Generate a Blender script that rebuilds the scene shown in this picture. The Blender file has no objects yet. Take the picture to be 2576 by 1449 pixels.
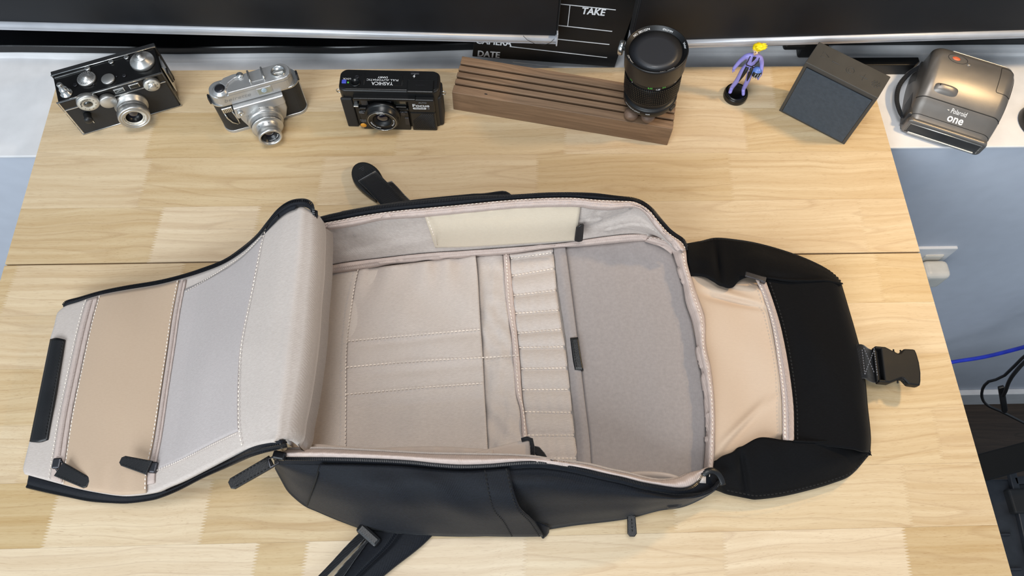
import bpy, bmesh, math, random
import numpy as np
from mathutils import Matrix, Vector

# ------------------------------------------------------------------ camera, world, lights, exposure
SC = bpy.context.scene
COL = SC.collection
CAM_R = np.array([[0.9995114048209209, -0.014832040952761277, 0.027512945936136835],
                  [-0.0248708509477241, -0.9105464409185299, 0.4126579936263617],
                  [0.018931254740382823, -0.4131406412975778, -0.910470437796956]])
CAM_H, FPX = 0.80, 1855.28        # eye height above the table top (z = 0), focal length in pixels of 2576x1449
cd = bpy.data.cameras.new('camera'); cam = bpy.data.objects.new('camera', cd); COL.objects.link(cam)
cd.sensor_width = 36.0; cd.lens = 36.0 * FPX / 2576; cd.clip_start = 0.02
m = Matrix.Identity(4)
for i in range(3):
    m[i][0] = CAM_R[i][0]; m[i][1] = -CAM_R[i][1]; m[i][2] = -CAM_R[i][2]
m[2][3] = CAM_H
cam.matrix_world = m
SC.camera = cam
SC.view_settings.view_transform = 'Standard'
SC.view_settings.look = 'None'
SC.view_settings.gamma = 1.0
SC.view_settings.use_curve_mapping = False
SC.view_settings.exposure = 0.0


def lin(c):
    return tuple(((x / 255) / 12.92 if x / 255 <= 0.04045 else ((x / 255 + 0.055) / 1.055) ** 2.4) for x in c)


wd = bpy.data.worlds.new('room_light'); SC.world = wd; wd.use_nodes = True
wd.node_tree.nodes['Background'].inputs[0].default_value = (0.72, 0.86, 1.0, 1)
wd.node_tree.nodes['Background'].inputs[1].default_value = 0.44


def area(name, loc, target, size, power, color, sizey=None):
    l = bpy.data.lights.new(name, 'AREA'); l.energy = power; l.color = color
    l.shape = 'RECTANGLE' if sizey else 'DISK'; l.size = size
    if sizey: l.size_y = sizey
    o = bpy.data.objects.new(name, l); COL.objects.link(o); o.location = loc
    o.rotation_euler = (Vector(target) - Vector(loc)).to_track_quat('-Z', 'Y').to_euler()
    return o


area('window_daylight', (-1.05, -1.65, 1.35), (0.0, 0.35, 0.0), 1.7, 60, (0.86, 0.94, 1.0), 1.5)
area('ceiling_lamp', (-0.1, 0.1, 2.3), (0.0, 0.35, 0.0), 0.8, 22, (0.98, 0.97, 0.96))
area('desk_lamp_bulb', (0.76, 0.55, 0.60), (0.50, 0.42, 0.0), 0.07, 2.9, (1.0, 0.70, 0.36))


# ------------------------------------------------------------------ geometry helpers
def P(px, py, z=0.0):
    """the point of height z seen at a position in the 2576x1449 frame"""
    d = CAM_R @ np.array([(px - 1288) / FPX, (py - 724.5) / FPX, 1.0])
    t = (CAM_H - z) / -d[2]
    return np.array([d[0] * t, d[1] * t, z])


def PY(px, py, Y):
    d = CAM_R @ np.array([(px - 1288) / FPX, (py - 724.5) / FPX, 1.0])
    t = Y / d[1]
    return np.array([d[0] * t, Y, CAM_H + d[2] * t])


def PP(pts):
    return np.array([P(*p) for p in pts])


def cr(pts, n):
    """Catmull-Rom through pts, n samples evenly spread by chord length"""
    p = np.array(pts, float)
    if len(p) == 2:
        return np.array([p[0] + (p[1] - p[0]) * t for t in np.linspace(0, 1, n)])
    s = np.r_[0, np.cumsum(np.linalg.norm(np.diff(p[:, :2], axis=0), axis=1) + 1e-9)]
    out = []
    for t in np.linspace(0, s[-1], n):
        i = min(max(np.searchsorted(s, t, 'right') - 1, 0), len(p) - 2)
        h = s[i + 1] - s[i]; u = (t - s[i]) / h
        m0 = (p[i + 1] - p[i - 1]) / (s[i + 1] - s[i - 1]) * h if i > 0 else p[1] - p[0]
        m1 = (p[i + 2] - p[i]) / (s[i + 2] - s[i]) * h if i + 2 < len(p) else p[-1] - p[-2]
        out.append((2 * u ** 3 - 3 * u ** 2 + 1) * p[i] + (u ** 3 - 2 * u ** 2 + u) * m0 + (3 * u ** 2 - 2 * u ** 3) * p[i + 1] + (u ** 3 - u ** 2) * m1)
    return np.array(out)


def frame(o, x, z):
    """matrix with origin o, local x along x, local z along z"""
    z = Vector(z).normalized(); x = Vector(x); x = (x - z * x.dot(z)).normalized(); y = z.cross(x)
    M = Matrix.Identity(4)
    for i in range(3):
        M[i][0], M[i][1], M[i][2], M[i][3] = x[i], y[i], z[i], o[i]
    return M


def T(x, y, z): return Matrix.Translation((x, y, z))
FRONT = Matrix.Rotation(math.pi / 2, 4, 'X')        # local z -> world -y (towards the viewer)
def RZ(a): return Matrix.Rotation(a, 4, 'Z')
def RX(a): return Matrix.Rotation(a, 4, 'X')
def RY(a): return Matrix.Rotation(a, 4, 'Y')


class MB:
    def __init__(self): self.v = []; self.f = []; self.s = []

    def add(self, vs, fs, smooth=False, M=None):
        b = len(self.v)
        if M is not None: vs = [tuple(M @ Vector(v)) for v in vs]
        self.v += [tuple(float(c) for c in v) for v in vs]
        self.f += [tuple(b + i for i in f) for f in fs]
        self.s += [smooth] * len(fs)
        return self

    def bm(self, bm, M=None, smooth=False):
        bm.verts.index_update()
        vs = [tuple(v.co) for v in bm.verts]; fs = [tuple(v.index for v in f.verts) for f in bm.faces]
        bm.free()
        return self.add(vs, fs, smooth, M)

    def box(self, c, s, bevel=0.0, M=None, seg=2, smooth=False):
        b = bmesh.new(); bmesh.ops.create_cube(b, size=1)
        for v in b.verts: v.co = Vector((v.co.x * s[0], v.co.y * s[1], v.co.z * s[2]))
        if bevel > 0: bmesh.ops.bevel(b, geom=b.edges[:], offset=bevel, segments=seg, affect='EDGES', profile=0.5)
        for v in b.verts: v.co += Vector(c)
        return self.bm(b, M, smooth)

    def prism(self, poly, z0, z1, bevel=0.0, M=None, seg=2, smooth=False, only_top=True):
        b = bmesh.new()
        lo = [b.verts.new((p[0], p[1], z0)) for p in poly]; hi = [b.verts.new((p[0], p[1], z1)) for p in poly]
        n = len(poly)
        b.faces.new(lo[::-1]); top = b.faces.new(hi)
        for i in range(n): b.faces.new((lo[i], lo[(i + 1) % n], hi[(i + 1) % n], hi[i]))
        bmesh.ops.recalc_face_normals(b, faces=b.faces[:])
        if bevel > 0:
            es = list(top.edges) if only_top else [e for f in b.faces if len(f.verts) == n for e in f.edges] if n != 4 else b.edges[:]
            bmesh.ops.bevel(b, geom=list(set(es)), offset=bevel, segments=seg, affect='EDGES', profile=0.5)
        return self.bm(b, M, smooth)

    def lathe(self, prof, seg=32, M=None, smooth=True, knurl=None):
        vs = []; fs = []
        n = len(prof)
        for k in range(seg):
            a = 2 * math.pi * k / seg
            for (r, z, *kn) in prof:
                rr = r * (1 - knurl * (k % 2)) if (knurl and kn) else r
                vs.append((rr * math.cos(a), rr * math.sin(a), z))
        for k in range(seg):
            k2 = (k + 1) % seg
            for i in range(n - 1):
                fs.append((k * n + i, k2 * n + i, k2 * n + i + 1, k * n + i + 1))
        rmax = max(q[0] for q in prof); zmin = min(q[1] for q in prof)
        if prof[0][0] > 1e-6 and prof[0][1] <= zmin + 1e-9 and (abs(prof[0][1]) < 1e-6 or prof[-1][0] < 1e-6): fs.append(tuple(k * n for k in range(seg))[::-1])
        if prof[-1][0] >= rmax - 1e-9 and prof[-1][0] > 1e-6 and prof[-1][1] > zmin + 1e-9: fs.append(tuple(k * n + n - 1 for k in range(seg)))
        b = bmesh.new(); bv = [b.verts.new(v) for v in vs]
        for f in fs:
            try: b.faces.new([bv[i] for i in f])
            except ValueError: pass
        bmesh.ops.remove_doubles(b, verts=b.verts[:], dist=1e-7)
        return self.bm(b, M, smooth)

    def tube(self, pts, r, seg=8, closed=False, M=None, smooth=True, flat=1.0, up=None):
        pts = [Vector(p) for p in pts]; n = len(pts); vs = []; fs = []
        ref = Vector(up) if up is not None else None
        prev = None
        for i, p in enumerate(pts):
            t = (pts[(i + 1) % n] - pts[i - 1]) if closed else (pts[min(i + 1, n - 1)] - pts[max(i - 1, 0)])
            t.normalize()
            if ref is not None: a = ref - t * ref.dot(t)
            elif prev is None:
                a = Vector((0, 0, 1)) if abs(t.z) < 0.9 else Vector((1, 0, 0)); a = a - t * a.dot(t)
            else: a = prev - t * prev.dot(t)
            if a.length < 1e-6: a = Vector((0, 1, 0))
            a.normalize(); prev = a; b = t.cross(a)
            rr = r[i] if hasattr(r, '__len__') else r
            for k in range(seg):
                an = 2 * math.pi * k / seg
                vs.append(p + a * (math.cos(an) * rr * flat) + b * (math.sin(an) * rr))
        for i in range(n if closed else n - 1):
            j = (i + 1) % n
            for k in range(seg):
                k2 = (k + 1) % seg
                fs.append((i * seg + k, i * seg + k2, j * seg + k2, j * seg + k))
        if not closed:
            fs.append(tuple(range(seg))[::-1]); fs.append(tuple((n - 1) * seg + k for k in range(seg)))
        return self.add(vs, fs, smooth, M)

    def grid(self, G, smooth=True, M=None):
        a = len(G); b = len(G[0])
        vs = [p for row in G for p in row]
        fs = [(i * b + j, i * b + j + 1, (i + 1) * b + j + 1, (i + 1) * b + j) for i in range(a - 1) for j in range(b - 1)]
        return self.add(vs, fs, smooth, M)

    def slab(self, G, th, smooth=True):
        """a grid with thickness th below it (closed)"""
        G = np.array(G); a, b = G.shape[:2]
        du = np.gradient(G, axis=0); dv = np.gradient(G, axis=1)
        N = np.cross(du, dv); N /= (np.linalg.norm(N, axis=2, keepdims=True) + 1e-12)
        N *= np.where(N[:, :, 2:3] < 0, -1, 1)
        B = G - N * th
        vs = [tuple(p) for row in G for p in row] + [tuple(p) for row in B for p in row]
        o = a * b; fs = []
        for i in range(a - 1):
            for j in range(b - 1):
                q = (i * b + j, i * b + j + 1, (i + 1) * b + j + 1, (i + 1) * b + j)
                fs.append(q); fs.append(tuple(o + k for k in q[::-1]))
        ring = [j for j in range(b)] + [i * b + b - 1 for i in range(1, a)] + [(a - 1) * b + j for j in range(b - 2, -1, -1)] + [i * b for i in range(a - 2, 0, -1)]
        for k in range(len(ring)):
            p, q = ring[k], ring[(k + 1) % len(ring)]
            fs.append((p, q, o + q, o + p))
        return self.add(vs, fs, smooth)

    def text(self, s, size, M=None, bold=0.0, mapf=None, align='CENTER', depth=0.0, squash=1.0):
        cu = bpy.data.curves.new('lettering', 'FONT'); cu.body = s; cu.size = size; cu.align_x = align; cu.align_y = 'CENTER'
        cu.offset = 0.0 if 'M' in s else min(bold, 0.02 if mapf else 0.006) * size; cu.resolution_u = 3
        ob = bpy.data.objects.new('lettering', cu); COL.objects.link(ob)
        dg = bpy.context.evaluated_depsgraph_get(); me = bpy.data.meshes.new_from_object(ob.evaluated_get(dg))
        vs = [tuple(v.co) for v in me.vertices]; fs = [tuple(p.vertices) for p in me.polygons]
        bpy.data.objects.remove(ob); bpy.data.curves.remove(cu); bpy.data.meshes.remove(me)
        vs = [(x * squash, y, z) for x, y, z in vs]
        if bold > 0.008 and not mapf:
            n0 = len(vs); ex = (bold - 0.004) * size
            cps = [(-ex, 0), (ex, 0), (0, ex * .7), (0, -ex * .7)]
            f0 = list(fs); v0 = list(vs)
            for i, (dx, dy) in enumerate(cps):
                vs = vs + [(x + dx, y + dy, z + 1.2e-5 * (i + 1)) for x, y, z in v0]; fs = fs + [tuple(n0 * (i + 1) + q for q in f) for f in f0]
        if mapf: vs = [mapf(*v) for v in vs]
        return self.add(vs, fs, False, M)

    def build(self, name, mat, parent=None, local=False, kind=None, label=None):
        """vertices are in world space unless local; they end up relative to the parent's root"""
        me = bpy.data.meshes.new(name)
        vs = self.v
        if parent is not None and not local:
            inv = WM[parent.name].inverted(); vs = [tuple(inv @ Vector(v)) for v in vs]
        me.from_pydata(vs, [], self.f)
        me.polygons.foreach_set('use_smooth', self.s)
        b = bmesh.new(); b.from_mesh(me); bmesh.ops.recalc_face_normals(b, faces=b.faces[:]); b.to_mesh(me); b.free()
        me.materials.append(mat); me.update()
        if any(self.s) and not all(self.s): pass
        o = bpy.data.objects.new(name, me); COL.objects.link(o)
        if parent is not None: o.parent = parent; WM[o.name] = WM[parent.name]
        else: WM[o.name] = Matrix.Identity(4)
        if kind: o['kind'] = kind
        if label: o['label'] = label
        return o


WM = {}


def thing(name, label, cat, M=None, group=None):
    o = bpy.data.objects.new(name, None); COL.objects.link(o)
    o.empty_display_size = 0.02
    M = M or Matrix.Identity(4)
    o.matrix_world = M; WM[o.name] = M.copy()
    o['label'] = label; o['category'] = cat
    if group: o['group'] = group
    return o


def tag(o, label, cat, group=None):
    o['label'] = label; o['category'] = cat
    if group: o['group'] = group
    return o


def structure(o):
    o['kind'] = 'structure'; return o


# ------------------------------------------------------------------ materials
def new_mat(name, color, rough=0.5, metal=0.0, spec=0.5):
    mt = bpy.data.materials.new(name); mt.use_nodes = True
    b = mt.node_tree.nodes['Principled BSDF']
    b.inputs['Base Color'].default_value = (*lin(color), 1); b.inputs['Roughness'].default_value = rough
    b.inputs['Metallic'].default_value = metal; b.inputs['Specular IOR Level'].default_value = spec
    return mt, mt.node_tree, b


def nd(nt, typ, **kw):
    n = nt.nodes.new(typ)
    for k, v in kw.items():
        if k in n.inputs: n.inputs[k].default_value = v
        else: setattr(n, k, v)
    return n


def ramp(nt, stops):
    r = nt.nodes.new('ShaderNodeValToRGB'); e = r.color_ramp.elements
    while len(e) < len(stops): e.new(0.5)
    for i, (p, c) in enumerate(stops): e[i].position = p; e[i].color = (*lin(c), 1) if len(c) == 3 else c
    return r


def plastic(name, color, rough=0.45, metal=0.0, bump=0.15, scale=900, vary=0.12, spec=0.5):
    mt, nt, b = new_mat(name, color, rough, metal, spec); L = nt.links.new
    tc = nd(nt, 'ShaderNodeTexCoord')
    n = nd(nt, 'ShaderNodeTexNoise', Scale=scale, Detail=3.0); L(tc.outputs['Object'], n.inputs['Vector'])
    n2 = nd(nt, 'ShaderNodeTexNoise', Scale=35.0, Detail=5.0); L(tc.outputs['Object'], n2.inputs['Vector'])
    c0 = tuple(x * (1 - vary) for x in color); c1 = tuple(min(255, x * (1 + vary)) for x in color)
    r = ramp(nt, [(0.3, c0), (0.7, c1)]); L(n2.outputs['Fac'], r.inputs['Fac']); L(r.outputs['Color'], b.inputs['Base Color'])
    mr = nd(nt, 'ShaderNodeMapRange'); mr.inputs['To Min'].default_value = max(0.02, rough - 0.07); mr.inputs['To Max'].default_value = rough + 0.09
    L(n2.outputs['Fac'], mr.inputs['Value']); L(mr.outputs[0], b.inputs['Roughness'])
    if bump:
        bp = nd(nt, 'ShaderNodeBump', Strength=bump, Distance=0.0004); L(n.outputs['Fac'], bp.inputs['Height']); L(bp.outputs['Normal'], b.inputs['Normal'])
    return mt


def fabric(name, c0, c1, pitch=0.0011, angle=45, bump=0.35, rough=0.85, sheen=0.2, heather=0.5, big=0.0, stretch=6.0, spec=0.25):
    """twill cloth: fine diagonal ribs, streaky two-tone yarns"""
    mt, nt, b = new_mat(name, c0, rough, 0, spec); L = nt.links.new
    tc = nd(nt, 'ShaderNodeTexCoord')
    mp = nd(nt, 'ShaderNodeMapping'); mp.inputs['Rotation'].default_value = (math.radians(28), math.radians(20), math.radians(angle)); L(tc.outputs['Object'], mp.inputs['Vector'])
    w = nd(nt, 'ShaderNodeTexWave', wave_type='BANDS', bands_direction='X'); w.inputs['Scale'].default_value = math.pi / (10 * pitch)
    w.inputs['Distortion'].default_value = 1.2; w.inputs['Detail'].default_value = 1.0; w.inputs['Detail Scale'].default_value = 3.0
    L(mp.outputs[0], w.inputs['Vector'])
    m2 = nd(nt, 'ShaderNodeMapping'); m2.inputs['Scale'].default_value = (260, 260 * stretch, 260); L(tc.outputs['Object'], m2.inputs['Vector'])
    n = nd(nt, 'ShaderNodeTexNoise', Scale=1.0, Detail=4.0, Roughness=0.65); L(m2.outputs[0], n.inputs['Vector'])
    r = ramp(nt, [(0.5 - heather * 0.32, c0), (0.5 + heather * 0.32 + 0.02, c1)]); L(n.outputs['Fac'], r.inputs['Fac'])
    L(r.outputs['Color'], b.inputs['Base Color'])
    mx = nd(nt, 'ShaderNodeMath', operation='ADD'); L(w.outputs['Fac'], mx.inputs[0]); L(n.outputs['Fac'], mx.inputs[1])
    bp = nd(nt, 'ShaderNodeBump', Strength=bump, Distance=0.00022); L(mx.outputs[0], bp.inputs['Height'])
    if big:
        n3 = nd(nt, 'ShaderNodeTexNoise', Scale=22.0, Detail=2.0); L(tc.outputs['Object'], n3.inputs['Vector'])
        b3 = nd(nt, 'ShaderNodeBump', Strength=big, Distance=0.012); L(n3.outputs['Fac'], b3.inputs['Height']); L(b3.outputs['Normal'], bp.inputs['Normal'])
    L(bp.outputs['Normal'], b.inputs['Normal'])
    b.inputs['Sheen Weight'].default_value = sheen; b.inputs['Sheen Roughness'].default_value = 0.4
    return mt


def wood(name, ca, cb, dark, gx=1.6, gy=34, rough=0.42, per=0.6, fleck=0.6, axis=0, ring=0.35):
    """grain along local x, one tone per board from the object's own random number"""
    mt, nt, b = new_mat(name, ca, rough, 0, 0.4); L = nt.links.new
    tc = nd(nt, 'ShaderNodeTexCoord'); oi = nd(nt, 'ShaderNodeObjectInfo')
    off = nd(nt, 'ShaderNodeVectorMath', operation='SCALE'); off.inputs[0].default_value = (13.7, 31.3, 7.9); L(oi.outputs['Random'], off.inputs['Scale'])
    ad = nd(nt, 'ShaderNodeVectorMath', operation='ADD'); L(tc.outputs['Object'], ad.inputs[0]); L(off.outputs[0], ad.inputs[1])
    # slow wander so that the grain is not ruled
    nw = nd(nt, 'ShaderNodeTexNoise', Scale=5.0, Detail=2.0); L(ad.outputs[0], nw.inputs['Vector'])
    wv = nd(nt, 'ShaderNodeVectorMath', operation='MULTIPLY_ADD'); wv.inputs[1].default_value = (0.0, 0.03, 0.02); L(nw.outputs['Color'], wv.inputs[0]); L(ad.outputs[0], wv.inputs[2])
    m1 = nd(nt, 'ShaderNodeMapping'); m1.inputs['Scale'].default_value = (gx, gy * 2.2, gy * 2.2); L(wv.outputs[0], m1.inputs['Vector'])
    n1 = nd(nt, 'ShaderNodeTexNoise', Scale=1.6, Detail=7.0, Roughness=0.62); L(m1.outputs[0], n1.inputs['Vector'])
    # growth rings
    m3 = nd(nt, 'ShaderNodeMapping'); m3.inputs['Scale'].default_value = (1.1, 17.0, 17.0); L(wv.outputs[0], m3.inputs['Vector'])
    n3 = nd(nt, 'ShaderNodeTexNoise', Scale=0.9, Detail=1.0); L(m3.outputs[0], n3.inputs['Vector'])
    mu = nd(nt, 'ShaderNodeMath', operation='MULTIPLY'); mu.inputs[1].default_value = 11.0; L(n3.outputs['Fac'], mu.inputs[0])
    fr = nd(nt, 'ShaderNodeMath', operation='FRACT'); L(mu.outputs[0], fr.inputs[0])
    rr = ramp(nt, [(0.0, (0, 0, 0)), (0.82, (70, 70, 70)), (0.95, (255, 255, 255)), (1.0, (0, 0, 0))]); L(fr.outputs[0], rr.inputs['Fac'])
    # short dark pores
    m4 = nd(nt, 'ShaderNodeMapping'); m4.inputs['Scale'].default_value = (80, 2600, 2600); L(wv.outputs[0], m4.inputs['Vector'])
    n4 = nd(nt, 'ShaderNodeTexNoise', Scale=1.0, Detail=2.0); L(m4.outputs[0], n4.inputs['Vector'])
    r4 = ramp(nt, [(0.60, (0, 0, 0)), (0.74, (255, 255, 255))]); L(n4.outputs['Fac'], r4.inputs['Fac'])
    base = ramp(nt, [(0.30, cb), (0.66, ca)]); L(n1.outputs['Fac'], base.inputs['Fac'])
    def mixc(fac, a, col, amt):
        k = nd(nt, 'ShaderNodeMath', operation='MULTIPLY'); k.inputs[1].default_value = amt; L(fac, k.inputs[0])
        x = nd(nt, 'ShaderNodeMix', data_type='RGBA'); L(k.outputs[0], x.inputs['Factor']); L(a, x.inputs['A']); x.inputs['B'].default_value = (*lin(col), 1)
        return x.outputs['Result']
    c = mixc(rr.outputs['Color'], base.outputs['Color'], dark, ring)
    c = mixc(r4.outputs['Color'], c, dark, fleck)
    tr = nd(nt, 'ShaderNodeMapRange'); tr.inputs['To Min'].default_value = 1 - per * 0.28; tr.inputs['To Max'].default_value = 1 + per * 0.14; sx = nd(nt, 'ShaderNodeSeparateColor'); L(oi.outputs['Color'], sx.inputs[0]); L(sx.outputs[0], tr.inputs['Value'])
    sr = nd(nt, 'ShaderNodeMapRange'); sr.inputs['To Min'].default_value = 1.16; sr.inputs['To Max'].default_value = 0.82; L(sx.outputs[0], sr.inputs['Value'])
    hs = nd(nt, 'ShaderNodeHueSaturation'); L(tr.outputs[0], hs.inputs['Value']); L(sr.outputs[0], hs.inputs['Saturation']); L(c, hs.inputs['Color'])
    L(hs.outputs['Color'], b.inputs['Base Color'])
    bp = nd(nt, 'ShaderNodeBump', Strength=0.12, Distance=0.0004); L(n1.outputs['Fac'], bp.inputs['Height']); L(bp.outputs['Normal'], b.inputs['Normal'])
    return mt


M = {}
M['plank'] = wood('rubberwood', (223, 199, 161), (203, 173, 131), (156, 115, 76), per=0.6, ring=0.22, fleck=0.55)
M['walnut'] = wood('walnut', (150, 113, 76), (114, 83, 53), (66, 45, 28), gx=3, gy=60, rough=0.5, per=0.35, fleck=0.35, ring=0.3)
M['board'] = plastic('leaf_board', (170, 135, 95), 0.6)
M['white'] = plastic('white_paint', (222, 221, 222), 0.55, bump=0.1, scale=300, vary=0.025)
M['bluewall'] = plastic('blue_grey_paint', (192, 197, 208), 0.6, bump=0.12, scale=260, vary=0.012)
M['blackgloss'] = plastic('black_gloss', (10, 11, 13), 0.22, bump=0.03, vary=0.1)
M['black'] = plastic('black_plastic', (19, 19, 20), 0.42, bump=0.2, scale=1500)
M['blackmatte'] = plastic('black_matte', (22, 22, 24), 0.7, bump=0.25, scale=1200)
M['screen'] = plastic('screen_glass', (12, 14, 19), 0.5, bump=0.02, vary=0.04)
M['alu'] = plastic('brushed_aluminium', (198, 200, 206), 0.38, 0.40, bump=0.06, scale=1800, vary=0.03)
M['chrome'] = plastic('chrome', (214, 214, 212), 0.2, 0.95, bump=0.02, vary=0.05)
M['satin'] = plastic('satin_chrome', (196, 195, 192), 0.36, 0.85, bump=0.06, scale=2500, vary=0.05)
M['floorwood'] = wood('dark_floor', (70, 55, 42), (50, 39, 30), (28, 21, 16), gx=2, gy=30, rough=0.4, per=0.3)

# ------------------------------------------------------------------ the setting
ZL, YW, ZF = -0.0185, 0.572, -1.32
structure(MB().box((0.2, 0.45, ZF - 0.02), (4.4, 3.4, 0.04)).build('floor', M['floorwood']))
structure(MB().box((0.2, YW + 0.16, (ZF + ZL - 0.004) / 2), (4.4, 0.32, -ZF + ZL - 0.004)).build('wall_lower', M['bluewall']))
structure(MB().box((0.2, 0.6655, ZL - 0.0020), (4.4, 0.190, 0.0040), 0.0010).build('trim_1', M['white']))
structure(MB().box((0.2, YW - 0.008, ZF + 0.055), (4.4, 0.016, 0.11), 0.003).build('baseboard_back', M['white']))
# uneven white lip where the ledge meets the dark wall
lip = MB(); xs = np.linspace(-2.0, 2.4, 220)
lip_px = [(50, 146), (250, 152), (440, 158), (700, 155), (1000, 149), (1150, 145), (1400, 141), (1720, 141), (2000, 140), (2300, 141), (2560, 141)]
blk_px = [(50, 131), (440, 136), (700, 133), (870, 135), (1000, 131), (1190, 125), (1600, 119), (1720, 119), (2000, 114), (2340, 113), (2560, 112)]
lw_ = np.array([P(x, y, ZL) for x, y in lip_px]); bw_ = np.array([P(x, y, ZL + 0.008) for x, y in blk_px])
rows = []
for x in xs:
    w = np.interp(x, lw_[:, 0], lw_[:, 1]); k = np.interp(x, bw_[:, 0], bw_[:, 1])
    rows.append([(x, w, ZL), (x, w + 0.0004, ZL + 0.0035), (x, w + 0.0022, ZL + 0.005), (x, w + 0.55 * (k - w), ZL + 0.0056), (x, w + 0.62 * (k - w), ZL + 0.0075), (x, k + 0.006, ZL + 0.008)])
lip.grid(rows); structure(lip.build('trim_2', M['white']))
# black sill, its upstand and the dark wall above
bw = MB(); rows = []
for x in xs:
    k = np.interp(x, bw_[:, 0], bw_[:, 1])
    rows.append([(x, k, ZL), (x, k, ZL + 0.019), (x, k + 0.001, ZL + 0.0205), (x, k + 0.002, ZL + 0.0205), (x, k + 0.034, ZL + 0.0205), (x, k + 0.035, ZL + 0.024), (x, k + 0.041, ZL + 0.0245), (x, k + 0.042, ZL + 0.030), (x, 0.835, ZL + 0.03), (x, 0.835, 1.35)])
bw.grid(rows, smooth=False); structure(bw.build('wall_back', M['blackgloss']))

# ------------------------------------------------------------------ the table: two leaves of finger-jointed staves
random.seed(5)
X0, X1 = -0.5795, 0.5285
table = thing('folding_table', 'pale finger-jointed wooden table with a seam across its middle', 'table', T(0, 0.3, 0))
TONE = {(0, 3, 0): 0.40, (0, 3, 1): 0.95, (0, 3, 2): 0.45, (0, 0, 4): 0.25, (0, 1, 4): 0.35, (0, 2, 1): 0.40, (0, 2, 2): 0.65, (1, 4, 0): 0.05, (1, 4, 1): 0.80, (1, 5, 0): 0.95, (1, 5, 1): 0.15, (1, 5, 2): 0.95, (1, 5, 3): 0.75, (1, 5, 4): 0.90, (1, 5, 5): 0.20, (1, 0, 0): 0.3, (1, 0, 1): 0.7, (1, 3, 5): 0.45, (1, 4, 5): 0.5}
seams = [([0.695, 0.624, 0.5525, 0.4798, 0.4036], {0: [-0.36, -0.05, 0.17, 0.39], 1: [-0.44, -0.12, 0.10, 0.34], 2: [-0.435, -0.215, 0.06, 0.31], 3: [-0.408, -0.289, -0.06, 0.14, 0.466]}),
         ([0.4016, 0.3363, 0.272, 0.2072, 0.1457, 0.0804, 0.015, -0.05, -0.12], {0: [-0.566, -0.37, -0.1, 0.2, 0.47], 1: [-0.47, -0.2, 0.05, 0.33], 2: [-0.4, -0.1, 0.2, 0.42], 3: [-0.50, -0.25, 0.0, 0.26, 0.49], 4: [-0.458, -0.3, -0.1, 0.19, 0.44], 5: [-0.245, -0.195, 0.029, 0.235, 0.425], 6: [-0.24, 0.02, 0.22, 0.385], 7: [-0.3, 0, 0.3]})]
for li, (ys, cuts) in enumerate(seams):
    lf = MB().box(((X0 + X1) / 2, (ys[0] + ys[-1]) / 2, -0.0125), (X1 - X0 - 0.0006, ys[0] - ys[-1] - 0.0006, 0.012)).build('table_leaf', M['board'], table)
    for r in range(len(ys) - 1):
        ya, yb = ys[r + 1], ys[r]
        cx = [X0] + cuts[r] + [X1]
        nz = 22
        zig = [[(0.0, ya), (0.0, yb)]]
        def edge(x, sgn):
            if x in (X0, X1): return [(x, ya), (x, yb)]
            e = []
            for k in range(nz * 2 + 1):
                e.append((x + (0.0027 if k % 2 else -0.0027) + 0.005 * (k / (nz * 2) - 0.5), ya + (yb - ya) * k / (nz * 2)))
            return e
        for k in range(len(cx) - 1):
            g = 0.00006
            lft = [(x + g, min(max(y, ya + g), yb - g)) for x, y in edge(cx[k], 1)]; rgt = [(x - g, min(max(y, ya + g), yb - g)) for x, y in edge(cx[k + 1], 1)]
            poly = rgt + lft[::-1]
            mx_, my_ = (cx[k] + cx[k + 1]) / 2, (ya + yb) / 2
            mb = MB().prism([(x - mx_, y - my_) for x, y in poly], -0.0064, 0.0)
            o = mb.build('plank', M['plank'], None)
            o.color = (TONE.get((li, r, k), random.uniform(0.25, 0.72)), 0, 0, 1)
            o.parent = lf; o.location = (mx_, my_ - 0.3, 0.0)

# ------------------------------------------------------------------ the open backpack
M['twill'] = fabric('beige_twill', (206, 195, 187), (180, 168, 160), 0.0013, 45, 0.4, sheen=0.25, heather=0.9, big=0.05)
M['twilldark'] = fabric('beige_twill_bed', (210, 199, 190), (184, 172, 163), 0.0013, 45, 0.4, rough=0.62, spec=0.4, sheen=0.2, heather=0.9, big=0.06)
M['felt'] = fabric('grey_felt', (164, 155, 152), (146, 138, 135), 0.0009, 20, 0.25, sheen=0.5, heather=1.0, stretch=1.2)
M['peach'] = fabric('tan_stretch_cloth_lamplit', (204, 181, 159), (198, 175, 153), 0.0010, 0, 0.08, sheen=0.3, heather=0.7)  # lighter copy of the tan cloth, the lamp's brightness put into its colour
M['taupe'] = fabric('taupe_stretch_cloth', (190, 174, 162), (182, 166, 154), 0.0010, 0, 0.08, sheen=0.3, heather=0.7)
M['tan'] = fabric('tan_stretch_cloth', (192, 167, 143), (186, 161, 137), 0.0010, 0, 0.08, sheen=0.3, heather=0.7)
M['cream'] = fabric('cream_stretch_cloth', (212, 198, 177), (206, 191, 170), 0.0008, 0, 0.12, sheen=0.3, heather=0.7)
M['grosgrain'] = fabric('grosgrain_binding', (200, 182, 173), (190, 172, 163), 0.0020, 0, 0.55, sheen=0.1, heather=0.6, big=0.03, stretch=1.0)
M['mesh'] = fabric('pale_mesh', (186, 177, 174), (176, 167, 164), 0.0014, 45, 0.35, sheen=0.2, heather=0.4)
M['nylon'] = fabric('black_nylon', (25, 28, 35), (17, 19, 24), 0.0014, 0, 0.6, rough=0.6, sheen=0.08, heather=0.6, big=0.08, spec=0.18)
M['nylonflat'] = fabric('black_nylon_lid', (15, 15, 17), (10, 10, 12), 0.0013, 0, 0.25, rough=0.85, sheen=0.03, heather=0.6, big=0.12, spec=0.12)
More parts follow.
